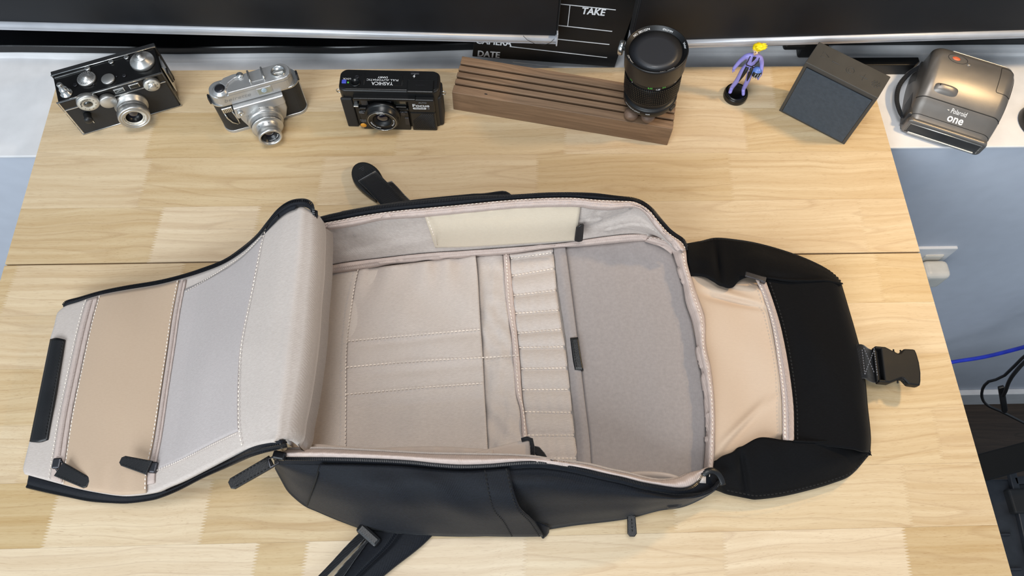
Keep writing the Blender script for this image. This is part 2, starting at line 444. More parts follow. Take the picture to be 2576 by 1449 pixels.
M['webbing'] = fabric('black_webbing', (26, 27, 31), (20, 21, 24), 0.0020, 60, 0.7, rough=0.7, sheen=0.3, heather=0.3)
M['leather'] = plastic('black_leather', (24, 24, 26), 0.36, bump=0.35, scale=1100)
M['zip'] = plastic('black_coil', (22, 23, 27), 0.3, bump=0.1)
M['thread'] = plastic('beige_thread', (226, 213, 200), 0.8, bump=0)
M['threadgrey'] = plastic('grey_thread', (110, 112, 120), 0.8, bump=0)
M['threaddark'] = plastic('black_thread', (8, 8, 9), 0.8, bump=0)
M['gunmetal'] = plastic('gunmetal', (70, 70, 74), 0.3, 0.8)

bag = thing('backpack', 'open backpack lying unzipped on the wooden table, black outside and beige inside', 'backpack', T(0.02, 0.27, 0.0))


def offs(pts, dx, dy, dz=0.0): return [(p[0] + dx, p[1] + dy, p[2] + dz) for p in pts]
def wz(pts, z): return [(p[0], p[1], z) for p in pts]


def loft(curves, nu, nv, zf=None, vs=None):
    """surface through several (px, py, z) curves; nv samples across; zf(u, v) lifts it"""
    C = [cr(c, nu) for c in curves]
    out = []
    for i in range(nu):
        sec = cr([c[i] for c in C], nv)
        row = []
        for j in range(nv):
            q = sec[j].copy()
            if zf: q[2] += zf(i / (nu - 1), j / (nv - 1))
            row.append(P(*q))
        out.append(row)
    return np.array(out)


def between(ca, cb, n, ua=0.0, ub=1.0):
    a, b = cr(ca, n), cr(cb, n)
    return a, b


def path3(pts, n): return np.array([P(*q) for q in cr(pts, n)])


def dashes(mb, path, dash=0.0026, gap=0.0016, w=0.0005, lift=0.0004):
    path = np.array(path); s = np.r_[0, np.cumsum(np.linalg.norm(np.diff(path, axis=0), axis=1))]
    t = 0.0
    ev = lambda d: np.array([np.interp(d, s, path[:, k]) for k in range(3)])
    while t + dash < s[-1]:
        a, b = ev(t), ev(t + dash); d = b - a; d /= np.linalg.norm(d) + 1e-9
        x = np.cross(d, [0, 0, 1.0]); x /= np.linalg.norm(x) + 1e-9; up = np.cross(x, d)
        a = a + up * lift; b = b + up * lift; m_ = (a + b) / 2 + up * w * 0.8
        mb.add([a - x * w, a + x * w, m_ + x * w, m_ - x * w, b - x * w, b + x * w], [(0, 1, 2, 3), (3, 2, 5, 4), (0, 3, 4), (1, 5, 2)])
        t += dash + gap


def teeth(mb, path, pitch=0.0017, half=0.0016, h=0.0011, lift=0.0006, stagger=True):
    path = np.array(path); s = np.r_[0, np.cumsum(np.linalg.norm(np.diff(path, axis=0), axis=1))]
    ev = lambda d: np.array([np.interp(d, s, path[:, k]) for k in range(3)])
    n = int(s[-1] / pitch)
    for k in range(n):
        a, b = ev(k * pitch), ev(min(k * pitch + pitch * 0.62, s[-1])); d = b - a; L_ = np.linalg.norm(d)
        if L_ < 1e-7: continue
        d /= L_; x = np.cross(d, [0, 0, 1.0]); x /= np.linalg.norm(x) + 1e-9; up = np.cross(x, d)
        vs = []
        for q in (a, b):
            for (sx, sz) in ((-1, 0), (-0.8, 1), (0.8, 1), (1, 0)):
                vs.append(q + x * half * sx + up * (lift + h * sz))
        mb.add(vs, [(0, 1, 5, 4), (1, 2, 6, 5), (2, 3, 7, 6), (0, 3, 2, 1), (4, 5, 6, 7)])


def noise1(x, seed=0):
    return math.sin(x * 7.3 + seed) * 0.5 + math.sin(x * 17.1 + seed * 2.3) * 0.3 + math.sin(x * 39.7 + seed * 5.1) * 0.2


def soft(u, v, s=0):
    return (math.sin(2.1 * u + 3.3 * v + s) + 0.7 * math.sin(4.7 * u - 2.9 * v + 2.1 * s) + 0.5 * math.sin(3.1 * v - 6.3 * u + 1.3 * s) + 0.35 * math.sin(8.3 * v + 2.0 * u + 0.7 * s)) / 2.2


# --- key curves (frame position, height above the table)
FZ = 0.030                                     # height of the back panel's lining
floor_far = [(796, 688), (841, 684), (901, 676), (978, 663), (1063, 655), (1195, 642), (1276, 636), (1383, 621), (1469, 616), (1622, 604), (1668, 614), (1692, 640)]
pipe_top = [(793, 676), (862, 662), (956, 650), (1063, 638), (1195, 629), (1340, 618), (1426, 610), (1511, 597), (1597, 589), (1650, 596), (1690, 622)]
col = {
    0: [(796, 685), (785, 720), (785, 804), (787, 847), (782, 900), (773, 968), (768, 1030), (760, 1082), (757, 1124), (752, 1200)],
    1: [(901, 678), (892, 719), (879, 804), (873, 855), (870, 924), (870, 992), (869, 1116), (869, 1205)],
    2: [(1196, 642), (1202, 698), (1208, 804), (1214, 890), (1218, 975), (1227, 1129), (1230, 1210)],
    3: [(1266, 638), (1274, 762), (1287, 847), (1291, 900), (1298, 988), (1309, 1030), (1314, 1103), (1320, 1212)],
    4: [(1281, 637), (1289, 719), (1306, 890), (1309, 926), (1313, 992), (1327, 1098), (1333, 1212)],
    5: [(1392, 621), (1404, 727), (1422, 847), (1437, 992), (1447, 1082), (1452, 1165), (1455, 1213)],
    6: [(1422, 618), (1430, 676), (1452, 847), (1469, 990), (1483, 1108), (1487, 1168), (1490, 1213)],
    7: [(1622, 604), (1686, 629), (1699, 659), (1716, 710), (1725, 762), (1742, 813), (1755, 890), (1767, 954), (1774, 1004), (1777, 1056), (1773, 1134), (1769, 1181), (1766, 1215)],
}
def fz(c, z): return [(p[0], p[1], z) for p in c]

# --- base lining of the back panel
def puck(u, v): return 0.0012 * soft(u * 4, v * 3, 1) * math.sin(math.pi * v)
cuts_ = [fz(col[0], FZ), fz(col[1], FZ), fz(col[2], FZ - 0.001), fz(col[3], FZ - 0.001)]
mb = MB(); mb.slab(loft([fz(col[0], FZ - 0.001), fz(col[1], FZ + 0.0015), fz(col[2], FZ - 0.003), fz(col[4], FZ - 0.003)], 60, 60, puck), 0.004)
lining = mb.build('back_panel_lining', M['twilldark'], bag)
# under-layer so nothing is hollow
mb = MB(); mb.slab(loft([fz(col[3], FZ - 0.006), fz(col[7], FZ - 0.006)], 24, 20), 0.004); mb.build('back_pad', M['twilldark'], bag)
# organiser pocket between the first seam and its open edge
def pk(u, v):
    rows_ = [0.36, 0.50, 0.65]
    d = min(abs(u - (r + 0.03 * (v - 0.5) * -1)) for r in rows_)
    z = 0.0035 * math.sin(math.pi * min(1, v * 1.4) * 0.72) * (1 - math.exp(-(d / 0.018) ** 2) * 0.55)
    z += 0.0017 * soft(u * 4, v * 3, 3)
    if u < 0.16: z += 0.0026 * math.sin(v * 26 + 2 * u + math.sin(9 * v)) * (1 - u / 0.16)
    return z
mb = MB(); mb.slab(loft([fz(col[1], FZ + 0.0015), fz(col[2], FZ + 0.0035)], 90, 60, pk), 0.0012)
org = mb.build('organiser_pocket', M['twill'], bag)
# second pocket edge and strip up to the binding
def pk2(u, v): return 0.003 * math.sin(math.pi * v) * (0.6 + 0.4 * noise1(u * 5, 2)) + 0.0014 * soft(u * 9, v * 3, 6)
mb = MB(); mb.slab(loft([fz(offs([(a, b, 0) for a, b in col[2]], 1, 0), FZ + 0.000), fz(col[3], FZ + 0.0015)], 90, 16, pk2), 0.0012)
mb.build('organiser_pocket', M['twill'], bag)
mb = MB(); mb.slab(loft([fz(col[3], FZ + 0.0025), fz(col[4], FZ + 0.0025)], 80, 6, lambda u, v: 0.0008 * math.sin(math.pi * v)), 0.0022)
bnd = mb.build('pocket_binding', M['grosgrain'], bag)
# quilted ladder
lad = [((1285, 651), (1392, 636)), ((1287, 695), (1396, 676)), ((1291, 744), (1400, 731)), ((1296, 789), (1407, 781)), ((1302, 839), (1414, 829)), ((1306, 875), (1422, 873)),
       ((1311, 928), (1428, 926)), ((1314, 981), (1434, 980)), ((1320, 1036), (1439, 1038)), ((1327, 1095), (1446, 1095)), ((1331, 1153), (1453, 1153)), ((1334, 1212), (1456, 1213))]
mb = MB(); G = []
ends = [((1281, 637), (1392, 622))] + lad
for k in range(len(ends) - 1):
    (a0, a1), (b0, b1) = ends[k], ends[k + 1]
    for s_ in range(7 if k < len(ends) - 2 else 8):
        u = s_ / 7; row = []
        for j in range(16):
            v = j / 15
            px = (a0[0] * (1 - u) + b0[0] * u) * (1 - v) + (a1[0] * (1 - u) + b1[0] * u) * v
            py = (a0[1] * (1 - u) + b0[1] * u) * (1 - v) + (a1[1] * (1 - u) + b1[1] * u) * v
            row.append(P(px, py, FZ - 0.001 + 0.0042 * abs(math.sin(math.pi * u)) ** 0.7 + 0.0006 * noise1(v * 4 + k, k)))
        G.append(row)
mb.slab(G, 0.002); ladder = mb.build('quilted_strip', M['twill'], bag)
# felt sleeve panel and its top band
def felt(u, v):
    return 0.006 * math.sin(math.pi * v) * (0.5 + 0.5 * u) + 0.001 * soft(u * 2, v * 3, 4)
mb = MB(); mb.slab(loft([fz(col[6], FZ + 0.001), [(1530, 612, FZ), (1562, 800, FZ), (1595, 1000, FZ), (1612, 1213, FZ)], fz(col[7], FZ + 0.003)], 60, 40, felt), 0.0025)
mb.build('laptop_sleeve_panel', M['felt'], bag)
mb = MB(); mb.slab(loft([fz(col[5], FZ + 0.0015), fz([((a[0] + b[0]) / 2, (a[1] + b[1]) / 2) for a, b in zip(cr(fz(col[5], 0), 9), cr(fz(col[6], 0), 9))], FZ + 0.0055), fz(col[6], FZ + 0.0050)], 80, 10), 0.003)
band = mb.build('sleeve_edge_band', M['felt'], bag, label='grey folded felt edge')
mb = MB(); mb.slab(loft([fz([(1434, 850), (1441, 905), (1446, 930)], FZ + 0.0065), fz([(1454, 848), (1463, 905), (1468, 931)], FZ + 0.0075)], 14, 6), 0.0022)
tab_ = mb.build('leather_tab', M['leather'], bag)

# --- stitching on the bed (raised threads)
st = MB()
def zsurf(dz): return FZ + dz
dashes(st, path3([(875, 858, FZ + 0.0050), (1040, 843, FZ + 0.0085), (1208, 829, FZ + 0.0068)], 40))
dashes(st, path3([(871, 924, FZ + 0.0050), (1040, 909, FZ + 0.0085), (1214, 900, FZ + 0.0068), (1306, 894, FZ + 0.0052)], 50))
dashes(st, path3([(871, 992, FZ + 0.0050), (1040, 977, FZ + 0.0085), (1218, 964, FZ + 0.0068)], 40))
dashes(st, path3(fz(col[1], FZ + 0.0048), 60))
dashes(st, path3(fz([(p[0] + 7, p[1]) for p in col[3]], FZ + 0.0036), 60))
for a, b in lad[:-1]:
    dashes(st, path3([(a[0], a[1], FZ + 0.0006), (b[0], b[1], FZ + 0.0006)], 12), w=0.0006)
st.build('stitching', M['thread'], bag, kind='stuff')
st = MB(); dashes(st, path3([(1440, 856, FZ + 0.0078), (1451, 925, FZ + 0.0078)], 10), 0.002, 0.0012, 0.0004); st.build('stitching', M['threaddark'], bag, kind='stuff')

# --- piping between bed and far wall
mb = MB(); a = fz(floor_far, FZ + 0.0015); b = fz(pipe_top, FZ + 0.014)
mid = [((p[0] + q[0]) / 2, (p[1] + q[1]) / 2, FZ + 0.0125) for p, q in zip(cr(a, 12), cr(b, 12))]
mb.slab(loft([a, mid, b], 90, 10, lambda u, v: 0.0010 * noise1(u * 9, 1) * math.sin(math.pi * v)), 0.002)
mb.build('seam_binding', M['grosgrain'], bag)

# --- far wall: zip tape, teeth, binding, lining, pocket
def rimz(x):
    return float(np.interp(x, [690, 760, 1500, 1600, 1665, 1730, 1810], [0.108, 0.118, 0.118, 0.108, 0.085, 0.056, 0.05]))
def rz(pts, dz=0.0): return [(x, y, rimz(x) + dz) for x, y in pts]
zipo_far = [(786, 550), (841, 536), (943, 517), (1063, 503), (1191, 492), (1298, 489), (1383, 484), (1490, 485), (1554, 493), (1605, 502), (1639, 523), (1665, 553), (1691, 582), (1722, 604), (1730, 621)]
zipi_far = [(788, 566), (845, 555), (913, 542), (999, 530), (1127, 518), (1298, 502), (1426, 497), (1511, 503), (1560, 505), (1597, 508), (1631, 527), (1656, 557), (1682, 586), (1716, 610), (1726, 630)]
bind_far = [(788, 586), (807, 577), (884, 566), (965, 549), (1063, 543), (1200, 531), (1298, 522), (1460, 517), (1486, 522), (1533, 525), (1597, 518), (1622, 531), (1652, 569), (1678, 599), (1703, 628)]
n3 = 48
def midc(a, b, dz, t=0.5):
    A, B = cr(a, n3), cr(b, n3); return [tuple(p * (1 - t) + q * t + np.array([0, 0, dz])) for p, q in zip(A, B)]
A = rz(zipo_far, -0.003); B = rz(zipi_far, -0.002)
mb = MB(); mb.slab(loft([A, midc(A, B, 0.0035), B], 110, 8), 0.0025); mb.build('zip_tape', M['nylon'], bag)
zt = MB(); teeth(zt, path3(midc(A, B, 0.0028, 0.36), 120), half=0.0019); zt.build('zip_teeth', M['zip'], bag, kind='stuff')
Bb = rz(zipi_far, 0.0005); Cb = rz(bind_far, -0.012)
mb = MB(); mb.slab(loft([Bb, midc(Bb, Cb, 0.006), Cb], 120, 9, lambda u, v: 0.0016 * noise1(u * 12, 2) * math.sin(math.pi * v)), 0.002)
mb.build('rim_binding', M['grosgrain'], bag)
mb = MB(); wl_top = rz(bind_far, -0.013); wl_bot = fz(pipe_top, FZ + 0.012)
wl_mid = midc(wl_top, wl_bot, 0.0, 0.55)
mb.slab(loft([wl_top, wl_mid, wl_bot], 110, 26, lambda u, v: (0.003 * soft(u * 7, v * 2.2, 5) + 0.006 * (u > .66) * math.sin((u - .66) * 30 + v * 3) * math.sin(math.pi * v)) * math.sin(math.pi * v)), 0.002)
mb.build('side_wall_lining', M['twill'], bag)
pA = [(1069, 546, 0.104), (1127, 541, 0.104), (1200, 534, 0.104), (1298, 525, 0.104), (1400, 521, 0.104), (1461, 519, 0.104)]
pB = [(1095, 624, 0.047), (1180, 622, 0.047), (1300, 615, 0.047), (1400, 609, 0.047), (1448, 606, 0.047)]
mb = MB(); mb.slab(loft([pA, midc(pA, pB, 0.006, 0.5), pB], 50, 24, lambda u, v: 0.003 + 0.002 * math.sin(math.pi * u) + 0.0008 * soft(u * 2, v, 8)), 0.0015)
mb.build('side_pocket', M['cream'], bag, label='cream stretch pocket on the far inner wall')
mb = MB(); mb.slab(loft([[(1450, 572, 0.082), (1449, 574, 0.081), (1445, 604, 0.060), (1447, 607, 0.058)], [(1460, 568, 0.085), (1459, 570, 0.084), (1456, 606, 0.060), (1456, 609, 0.058)], [(1469, 565, 0.084), (1469, 567, 0.083), (1466, 604, 0.060), (1464, 607, 0.058)]], 16, 7, lambda u, v: 0.003), 0.0024); mb.build('leather_tab', M['leather'], bag)
st = MB(); dashes(st, path3([(1074, 548, 0.111), (1090, 590, 0.092), (1099, 622, 0.055)], 20)); dashes(st, path3(rz([(p[0], p[1] + 2) for p in zipi_far], 0.0028), 60), 0.0022, 0.0022, 0.0004); st.build('stitching', M['thread'], bag, kind='stuff')
# far outside of the bag and its outer pocket rim
rim_w = path3(A, 60)
G = []
for p in rim_w:
    G.append([p, p + np.array([0, 0.006, -0.012]), p * np.array([1, 1, 0.45]) + np.array([0, 0.016, 0]), np.array([p[0], p[1] + 0.012, 0.004])])
mb = MB(); mb.slab(np.array(G), 0.002); mb.build('side_shell', M['nylon'], bag)
oA = [(846, 538, 0.10), (860, 531, 0.102), (1026, 504, 0.100), (1190, 487, 0.098), (1217, 486, 0.098), (1262, 480, 0.100), (1276, 482, 0.098), (1288, 491, 0.096)]
mb = MB(); oB = [(x, y + 14, z + 0.004) for x, y, z in oA]; oC = [(x, y + 22, 0.02) for x, y, z in oA]
mb.slab(loft([oB, oA], 50, 5), 0.002); mb.slab(loft([oA, oC], 50, 5), 0.002); mb.build('bottle_pocket', M['nylon'], bag)

# --- right end: floor turns up into the binding, lid hinges there
bR = [(1640, 594), (1690, 604), (1722, 622), (1729, 662), (1742, 708), (1760, 759), (1773, 800), (1775, 866), (1788, 928), (1796, 1004), (1798, 1071), (1796, 1147), (1793, 1180), (1790, 1206)]
a = fz(col[7], FZ + 0.005); b = [(x, y, 0.05) for x, y in bR]
mb = MB(); mb.slab(loft([a, midc(a, b, 0.0085), b], 130, 10, lambda u, v: 0.0011 * noise1(u * 8, 3) * math.sin(math.pi * v)), 0.002)
mb.build('seam_binding', M['grosgrain'], bag)
st = MB(); dashes(st, path3(midc(a, b, 0.0085, 0.72), 90), 0.0024, 0.002, 0.0004); st.build('stitching', M['thread'], bag, kind='stuff')

# --- near side: zip, binding, inner pocket, outer shell, bottle pocket
zn = [(690, 1153), (740, 1154), (820, 1155), (930, 1158), (1028, 1163), (1095, 1170), (1158, 1174), (1230, 1172), (1288, 1167), (1340, 1164), (1380, 1166), (1446, 1177), (1518, 1194), (1565, 1204), (1611, 1216), (1660, 1225), (1703, 1231), (1730, 1229), (1752, 1217), (1763, 1200), (1775, 1188), (1790, 1183)]
bn = [(721, 1131), (810, 1129), (924, 1134), (1080, 1142), (1184, 1144), (1285, 1146), (1340, 1150), (1380, 1156), (1429, 1162), (1489, 1171), (1528, 1181), (1578, 1191), (1627, 1203), (1660, 1207), (1703, 1202), (1729, 1190), (1752, 1184), (1776, 1180)]
def rimn(x): return float(np.interp(x, [690, 760, 1400, 1500, 1600, 1700, 1810], [0.104, 0.110, 0.108, 0.100, 0.088, 0.070, 0.052]))
def rn(pts, dz=0.0): return [(x, y, rimn(x) + dz) for x, y in pts]
A = rn(bn, -0.002); B = rn([(x, y - 4) for x, y in zn], 0.0)
mb = MB(); mb.slab(loft([A, midc(A, B, 0.006), B], 130, 9, lambda u, v: 0.0014 * noise1(u * 14, 5) * math.sin(math.pi * v)), 0.002); mb.build('rim_binding', M['grosgrain'], bag)
zo = [(x, y + 13) for x, y in zn[:-5]] + [(1735, 1242), (1758, 1240), (1782, 1233), (1798, 1224), (1808, 1214), (1814, 1205)]
B2 = rn(zn, -0.0015); C2 = rn(zo, -0.007)
mb = MB(); mb.slab(loft([B, B2, C2], 120, 7, lambda u, v: 0.0004 * math.sin(math.pi * v)), 0.0025); mb.build('zip_tape', M['nylon'], bag)
zt = MB(); teeth(zt, path3(rn([(x, y + 1.5) for x, y in zn], 0.0004), 130), half=0.0013); zt.build('zip_teeth', M['zip'], bag, kind='stuff')
mb = MB(); mb.slab(loft([rn(bn, -0.003), [(x, y + 30, 0.06) for x, y in bn], [(x, y + 50, FZ - 0.002) for x, y in bn]], 80, 12), 0.002); mb.build('side_wall_lining', M['twill'], bag)
pt = [(745, 1131), (784, 1118), (846, 1121), (935, 1127), (1018, 1124), (1101, 1123), (1184, 1127), (1240, 1132)]
mb = MB(); mb.slab(loft([[(x, y, 0.094) for x, y in pt], [(x, y + 26, 0.088) for x, y in pt], [(x, y + 70, 0.034) for x, y in pt]], 60, 10, lambda u, v: 0.001 * noise1(u * 5, 2)), 0.0015); mb.build('side_pocket', M['taupe'], bag, label='taupe stretch pocket drooping from the near inner wall')
mb = MB(); mb.slab(loft([[(1168, 1145, 0.095), (1250, 1124, 0.094), (1314, 1108, 0.093), (1335, 1105, 0.092)], [(1190, 1172, 0.09), (1250, 1170, 0.088), (1310, 1168, 0.087), (1340, 1166, 0.086)]], 20, 8), 0.0015); mb.build('side_pocket', M['taupe'], bag, label='turned-up corner of the taupe inner pocket')
mb = MB(); mb.slab(loft([[(1560, 1196, 0.076), (1600, 1189, 0.077), (1650, 1189, 0.074), (1690, 1195, 0.070), (1716, 1206, 0.064)], [(1560, 1222, 0.06), (1600, 1230, 0.058), (1650, 1236, 0.054), (1690, 1236, 0.05), (1716, 1232, 0.048)]], 20, 6), 0.0015); mb.build('side_pocket', M['taupe'], bag)
mb = MB(); mb.tube([P(1312, 1107, 0.0935), P(1326, 1103, 0.0945), P(1336, 1106, 0.0935), P(1339, 1122, 0.092), P(1340, 1150, 0.090)], 0.0022, 8)
mb.tube([P(1340, 1132, 0.09), P(1352, 1134, 0.088), P(1362, 1146, 0.087), P(1370, 1160, 0.086)], 0.0045, 8, flat=0.5); mb.build('elastic_loop', M['webbing'], bag)

bot = [(694, 1176), (711, 1207), (726, 1233), (747, 1254), (771, 1272), (794, 1282), (851, 1306), (914, 1328), (976, 1338), (1096, 1345), (1210, 1346), (1299, 1340), (1372, 1330), (1444, 1319), (1574, 1303), (1658, 1282), (1720, 1272), (1777, 1246), (1806, 1226)]
bs = MB(); c_top = C2; c_bot = [(x, y, 0.012) for x, y in bot]
c_m1 = [(p[0], p[1], p[2]) for p in midc(c_top, c_bot, 0.022, 0.33)]; c_m2 = [(p[0], p[1], max(p[2], 0.014)) for p in midc(c_top, c_bot, 0.016, 0.72)]
G = loft([c_top, c_m1, c_m2, c_bot], 120, 24, lambda u, v: 0.004 * soft(u * 4, v * 2, 2) * math.sin(math.pi * v))
G2 = np.concatenate([G, (G[:, -1:] * np.array([1, 1, 0.0]) + np.array([0, 0.02, 0.003]))], axis=1)
bs.slab(G2, 0.002); bs.build('side_shell', M['nylon'], bag)
# outer bottle pocket: a second layer from the left seam to its slanted mouth
mouth = [(1280, 1178), (1287, 1210), (1294, 1240), (1309, 1281), (1340, 1312), (1366, 1350)]
lseam = [(805, 1168), (795, 1205), (783, 1240), (771, 1273)]
ptop = rn([(805, 1169), (930, 1172), (1028, 1177), (1158, 1188), (1282, 1182)], -0.006)
pbot = [(x, y, 0.010) for x, y in [(771, 1274), (851, 1309), (914, 1333), (976, 1343), (1096, 1351), (1210, 1354), (1299, 1356), (1366, 1356)]]
GP = []
NU, NVV = 80, 26
tops = cr(ptop, NU); bots = cr(pbot, NU); mo = cr([(x, y, 0) for x, y in mouth], NVV); ls = cr([(x, y, 0) for x, y in lseam], NVV)
for i in range(NU):
    u = i / (NU - 1); row = []
    for j in range(NVV):
        v = j / (NVV - 1)
        base = tops[i] * (1 - v) + bots[i] * v
        le = tops[0] * (1 - v) + bots[0] * v; re = tops[-1] * (1 - v) + bots[-1] * v
        px = base[0] + (ls[j][0] - le[0]) * (1 - u) + (mo[j][0] - re[0]) * u
        py = base[1] + (ls[j][1] - le[1]) * (1 - u) + (mo[j][1] - re[1]) * u
        z = base[2] + 0.026 * math.sin(math.pi * v) + 0.004 + 0.006 * u * v + 0.004 * soft(u * 4, v * 2, 2) * math.sin(math.pi * v)
        row.append(P(px, py, z))
    GP.append(row)
mb = MB(); mb.slab(np.array(GP), 0.002); mb.build('bottle_pocket', M['nylon'], bag, label='black nylon bottle pocket on the near side')
mb = MB(); lipc = [P(*q) for q in [(1281, 1180, 0.100), (1289, 1212, 0.092), (1296, 1241, 0.078), (1311, 1281, 0.054), (1341, 1312, 0.036), (1367, 1352, 0.016)]]
mb.tube([lipc[0] + (lipc[-1] - lipc[0]) * 0 for _ in range(0)] or cr(lipc, 40), 0.0016, 6)
mb.slab(loft([[(1340, 1312, 0.034), (1366, 1353, 0.012)], [(1372, 1322, 0.028), (1374, 1350, 0.012)], [(1383, 1327, 0.022), (1381, 1340, 0.010)]], 8, 6), 0.0015)
mb.build('pocket_lip', M['nylon'], bag)
sd = MB()
GPa = np.array(GP)
for uu in (0.872, 0.985):
    k = uu * (NU - 1); k0 = int(k); line = GPa[k0] * (1 - (k - k0)) + GPa[min(k0 + 1, NU - 1)] * (k - k0)
    dashes(sd, line, 0.0026, 0.0014, 0.0006, 0.0008)
sd.build('stitching', M['threaddark'], bag, kind='stuff')
mb = MB(); mb.tube(path3([(805, 1169, 0.104), (795, 1205, 0.101), (783, 1240, 0.068), (772, 1272, 0.016)], 24), 0.0009, 6); mb.build('side_seam', M['threaddark'], bag)

# --- left end wall inside, under the flap's ridge
ridge = [(789, 514), (790, 537), (788, 600), (786, 650), (778, 735), (772, 819), (761, 904), (747, 989), (735, 1046), (729, 1085), (716, 1107)]
RZ_ = 0.150
mb = MB()
lw_top = [(x - 4, y, 0.138) for x, y in ridge]
lw_mid = [(x + 6 + 10 * k / 10, y, 0.08) for k, (x, y) in enumerate([(772, 600), (772, 640), (770, 680), (768, 720), (762, 790), (758, 860), (750, 930), (742, 990), (734, 1050), (728, 1090), (722, 1130)])]
mb.slab(loft([lw_top, lw_mid, fz([(788, 600), (790, 660), (784, 720), (784, 804), (785, 847), (779, 900), (770, 968), (765, 1030), (757, 1082), (754, 1124), (750, 1170)], FZ + 0.002)], 60, 12), 0.002)
mb.build('end_wall_lining', M['twilldark'], bag)
mb = MB(); mb.tube(path3(fz([(x - 3, y) for x, y in col[0]], FZ + 0.004), 70), [0.003 + 0.0008 * noise1(k / 6.0, 2) for k in range(70)], 8); mb.build('seam_binding', M['grosgrain'], bag)

# --- the unzipped front flap, folded out to the left
f_far = [(789, 533, .150), (758, 519, .158), (730, 524, .155), (702, 542, .145), (668, 574, .128), (640, 606, .112), (611, 633, .098), (566, 662, .078), (509, 685, .060), (453, 702, .046), (396, 716, .036), (317, 729, .029), (255, 741, .024), (198, 758, .020), (166, 768, .017), (156, 776, .016)]
f_near = [(716, 1105, .150), (703, 1108, .155), (668, 1114, .148), (640, 1121, .136), (611, 1131, .120), (566, 1153, .094), (509, 1182, .070), (453, 1210, .052), (419, 1224, .043), (385, 1238, .037), (311, 1247, .030), (255, 1241, .026), (198, 1230, .021), (153, 1218, .018), (113, 1207, .016), (62, 1193, .014)]
NF, NG = 110, 80
ff, fn = cr(f_far, NF), cr(f_near, NF)
# columns the flap is divided by (far -> near)
cols_f = [ridge,
          [(670, 573), (659, 610), (634, 735), (608, 865), (601, 961), (600, 1046), (603, 1091), (611, 1128)],
          [(453, 701), (436, 791), (424, 876), (407, 989), (390, 1102), (373, 1187), (371, 1238)],
          [(249, 746), (229, 819), (204, 933), (181, 1046), (164, 1159), (156, 1218)],
          [(156, 774), (144, 786), (136, 819), (126, 853), (100, 982), (74, 1111), (65, 1148), (58, 1182), (62, 1193)]]
zmid = [0.152, 0.118, 0.052, 0.027, 0.016]
def flapz_cols(u, v):
    """height of the flap: u 0 ridge .. 1 tip"""
    return float(np.interp(u, [0, .05, .12, .2, .3, .42, .5, .62, .8, 1], [.152, .158, .148, .128, .098, .066, .052, .038, .026, .016]))
KU = [0.0, 0.20, 0.50, 0.80, 1.0]
cc = [cr([(x, y, 0) for x, y in c], NG) for c in cols_f]
def flap_at(u, v, dz=0.0):
    """point of the flap's face (as frame position and height)"""
    j = v * (NG - 1); j0 = int(min(j, NG - 2)); t = j - j0
    cols_ = [c[j0] * (1 - t) + c[j0 + 1] * t for c in cc]
    # piecewise Catmull-Rom in u over the five columns
    xs_ = np.array(KU); i = min(max(np.searchsorted(xs_, u, 'right') - 1, 0), 3)
    h = xs_[i + 1] - xs_[i]; w = (u - xs_[i]) / h
    m0 = (cols_[i + 1] - cols_[i - 1]) / (xs_[i + 1] - xs_[i - 1]) * h if i > 0 else cols_[1] - cols_[0]
    m1 = (cols_[i + 2] - cols_[i]) / (xs_[i + 2] - xs_[i]) * h if i + 2 < 5 else cols_[4] - cols_[3]
    q = (2 * w ** 3 - 3 * w ** 2 + 1) * cols_[i] + (w ** 3 - 2 * w ** 2 + w) * m0 + (3 * w ** 2 - 2 * w ** 3) * cols_[i + 1] + (w ** 3 - w ** 2) * m1
    q = q.copy(); e = 1 - v
    if e > 0.5: q[1] += (np.interp(ends_at(u, 0)[0], FFX, FFY) - ends_at(u, 0)[1]) * max(0, (e - 0.5) * 2) ** 2
    else: q[1] += (np.interp(ends_at(u, 1)[0], FNX, FNY) - ends_at(u, 1)[1]) * max(0, (0.5 - e) * 2) ** 2
    return q[0], q[1], flapz_cols(u, v) + dz
_ends = {}
def ends_at(u, v):
    k = (round(u, 5), v)
    if k not in _ends:
        c = [x[0 if v == 0 else -1] for x in cc]; xs_ = np.array(KU); i = min(max(np.searchsorted(xs_, u, 'right') - 1, 0), 3); h = xs_[i + 1] - xs_[i]; w = (u - xs_[i]) / h
        m0 = (c[i + 1] - c[i - 1]) / (xs_[i + 1] - xs_[i - 1]) * h if i > 0 else c[1] - c[0]
        m1 = (c[i + 2] - c[i]) / (xs_[i + 2] - xs_[i]) * h if i + 2 < 5 else c[4] - c[3]
        _ends[k] = (2 * w ** 3 - 3 * w ** 2 + 1) * c[i] + (w ** 3 - 2 * w ** 2 + w) * m0 + (3 * w ** 2 - 2 * w ** 3) * c[i + 1] + (w ** 3 - w ** 2) * m1
    return _ends[k]
_a = cr([(x, y, 0) for x, y, z in f_far], 120)[::-1]; FFX, FFY = _a[:, 0], _a[:, 1]
_a = cr([(x, y, 0) for x, y, z in f_near], 120)[::-1]; FNX, FNY = _a[:, 0], _a[:, 1]
def flap_patch(u0, u1, v0, v1, nu, nv, dz):
    G = []
    for i in range(nu):
        row = []
        for j in range(nv):
            a_, b_ = i / (nu - 1), j / (nv - 1)
            va = v0(a_) if callable(v0) else v0; vb = v1(a_) if callable(v1) else v1
            u, v = u0 + (u1 - u0) * a_, va + (vb - va) * b_
            d = dz(a_, b_, u, v) if callable(dz) else dz
            row.append(P(*flap_at(u, v, d)))
        G.append(row)
    return np.array(G)
base_d = lambda a, b, u, v: 0.0012 * soft(u * 3, v * 3, 7)
G = flap_patch(0, 1, 0, 1, 90, 60, base_d)
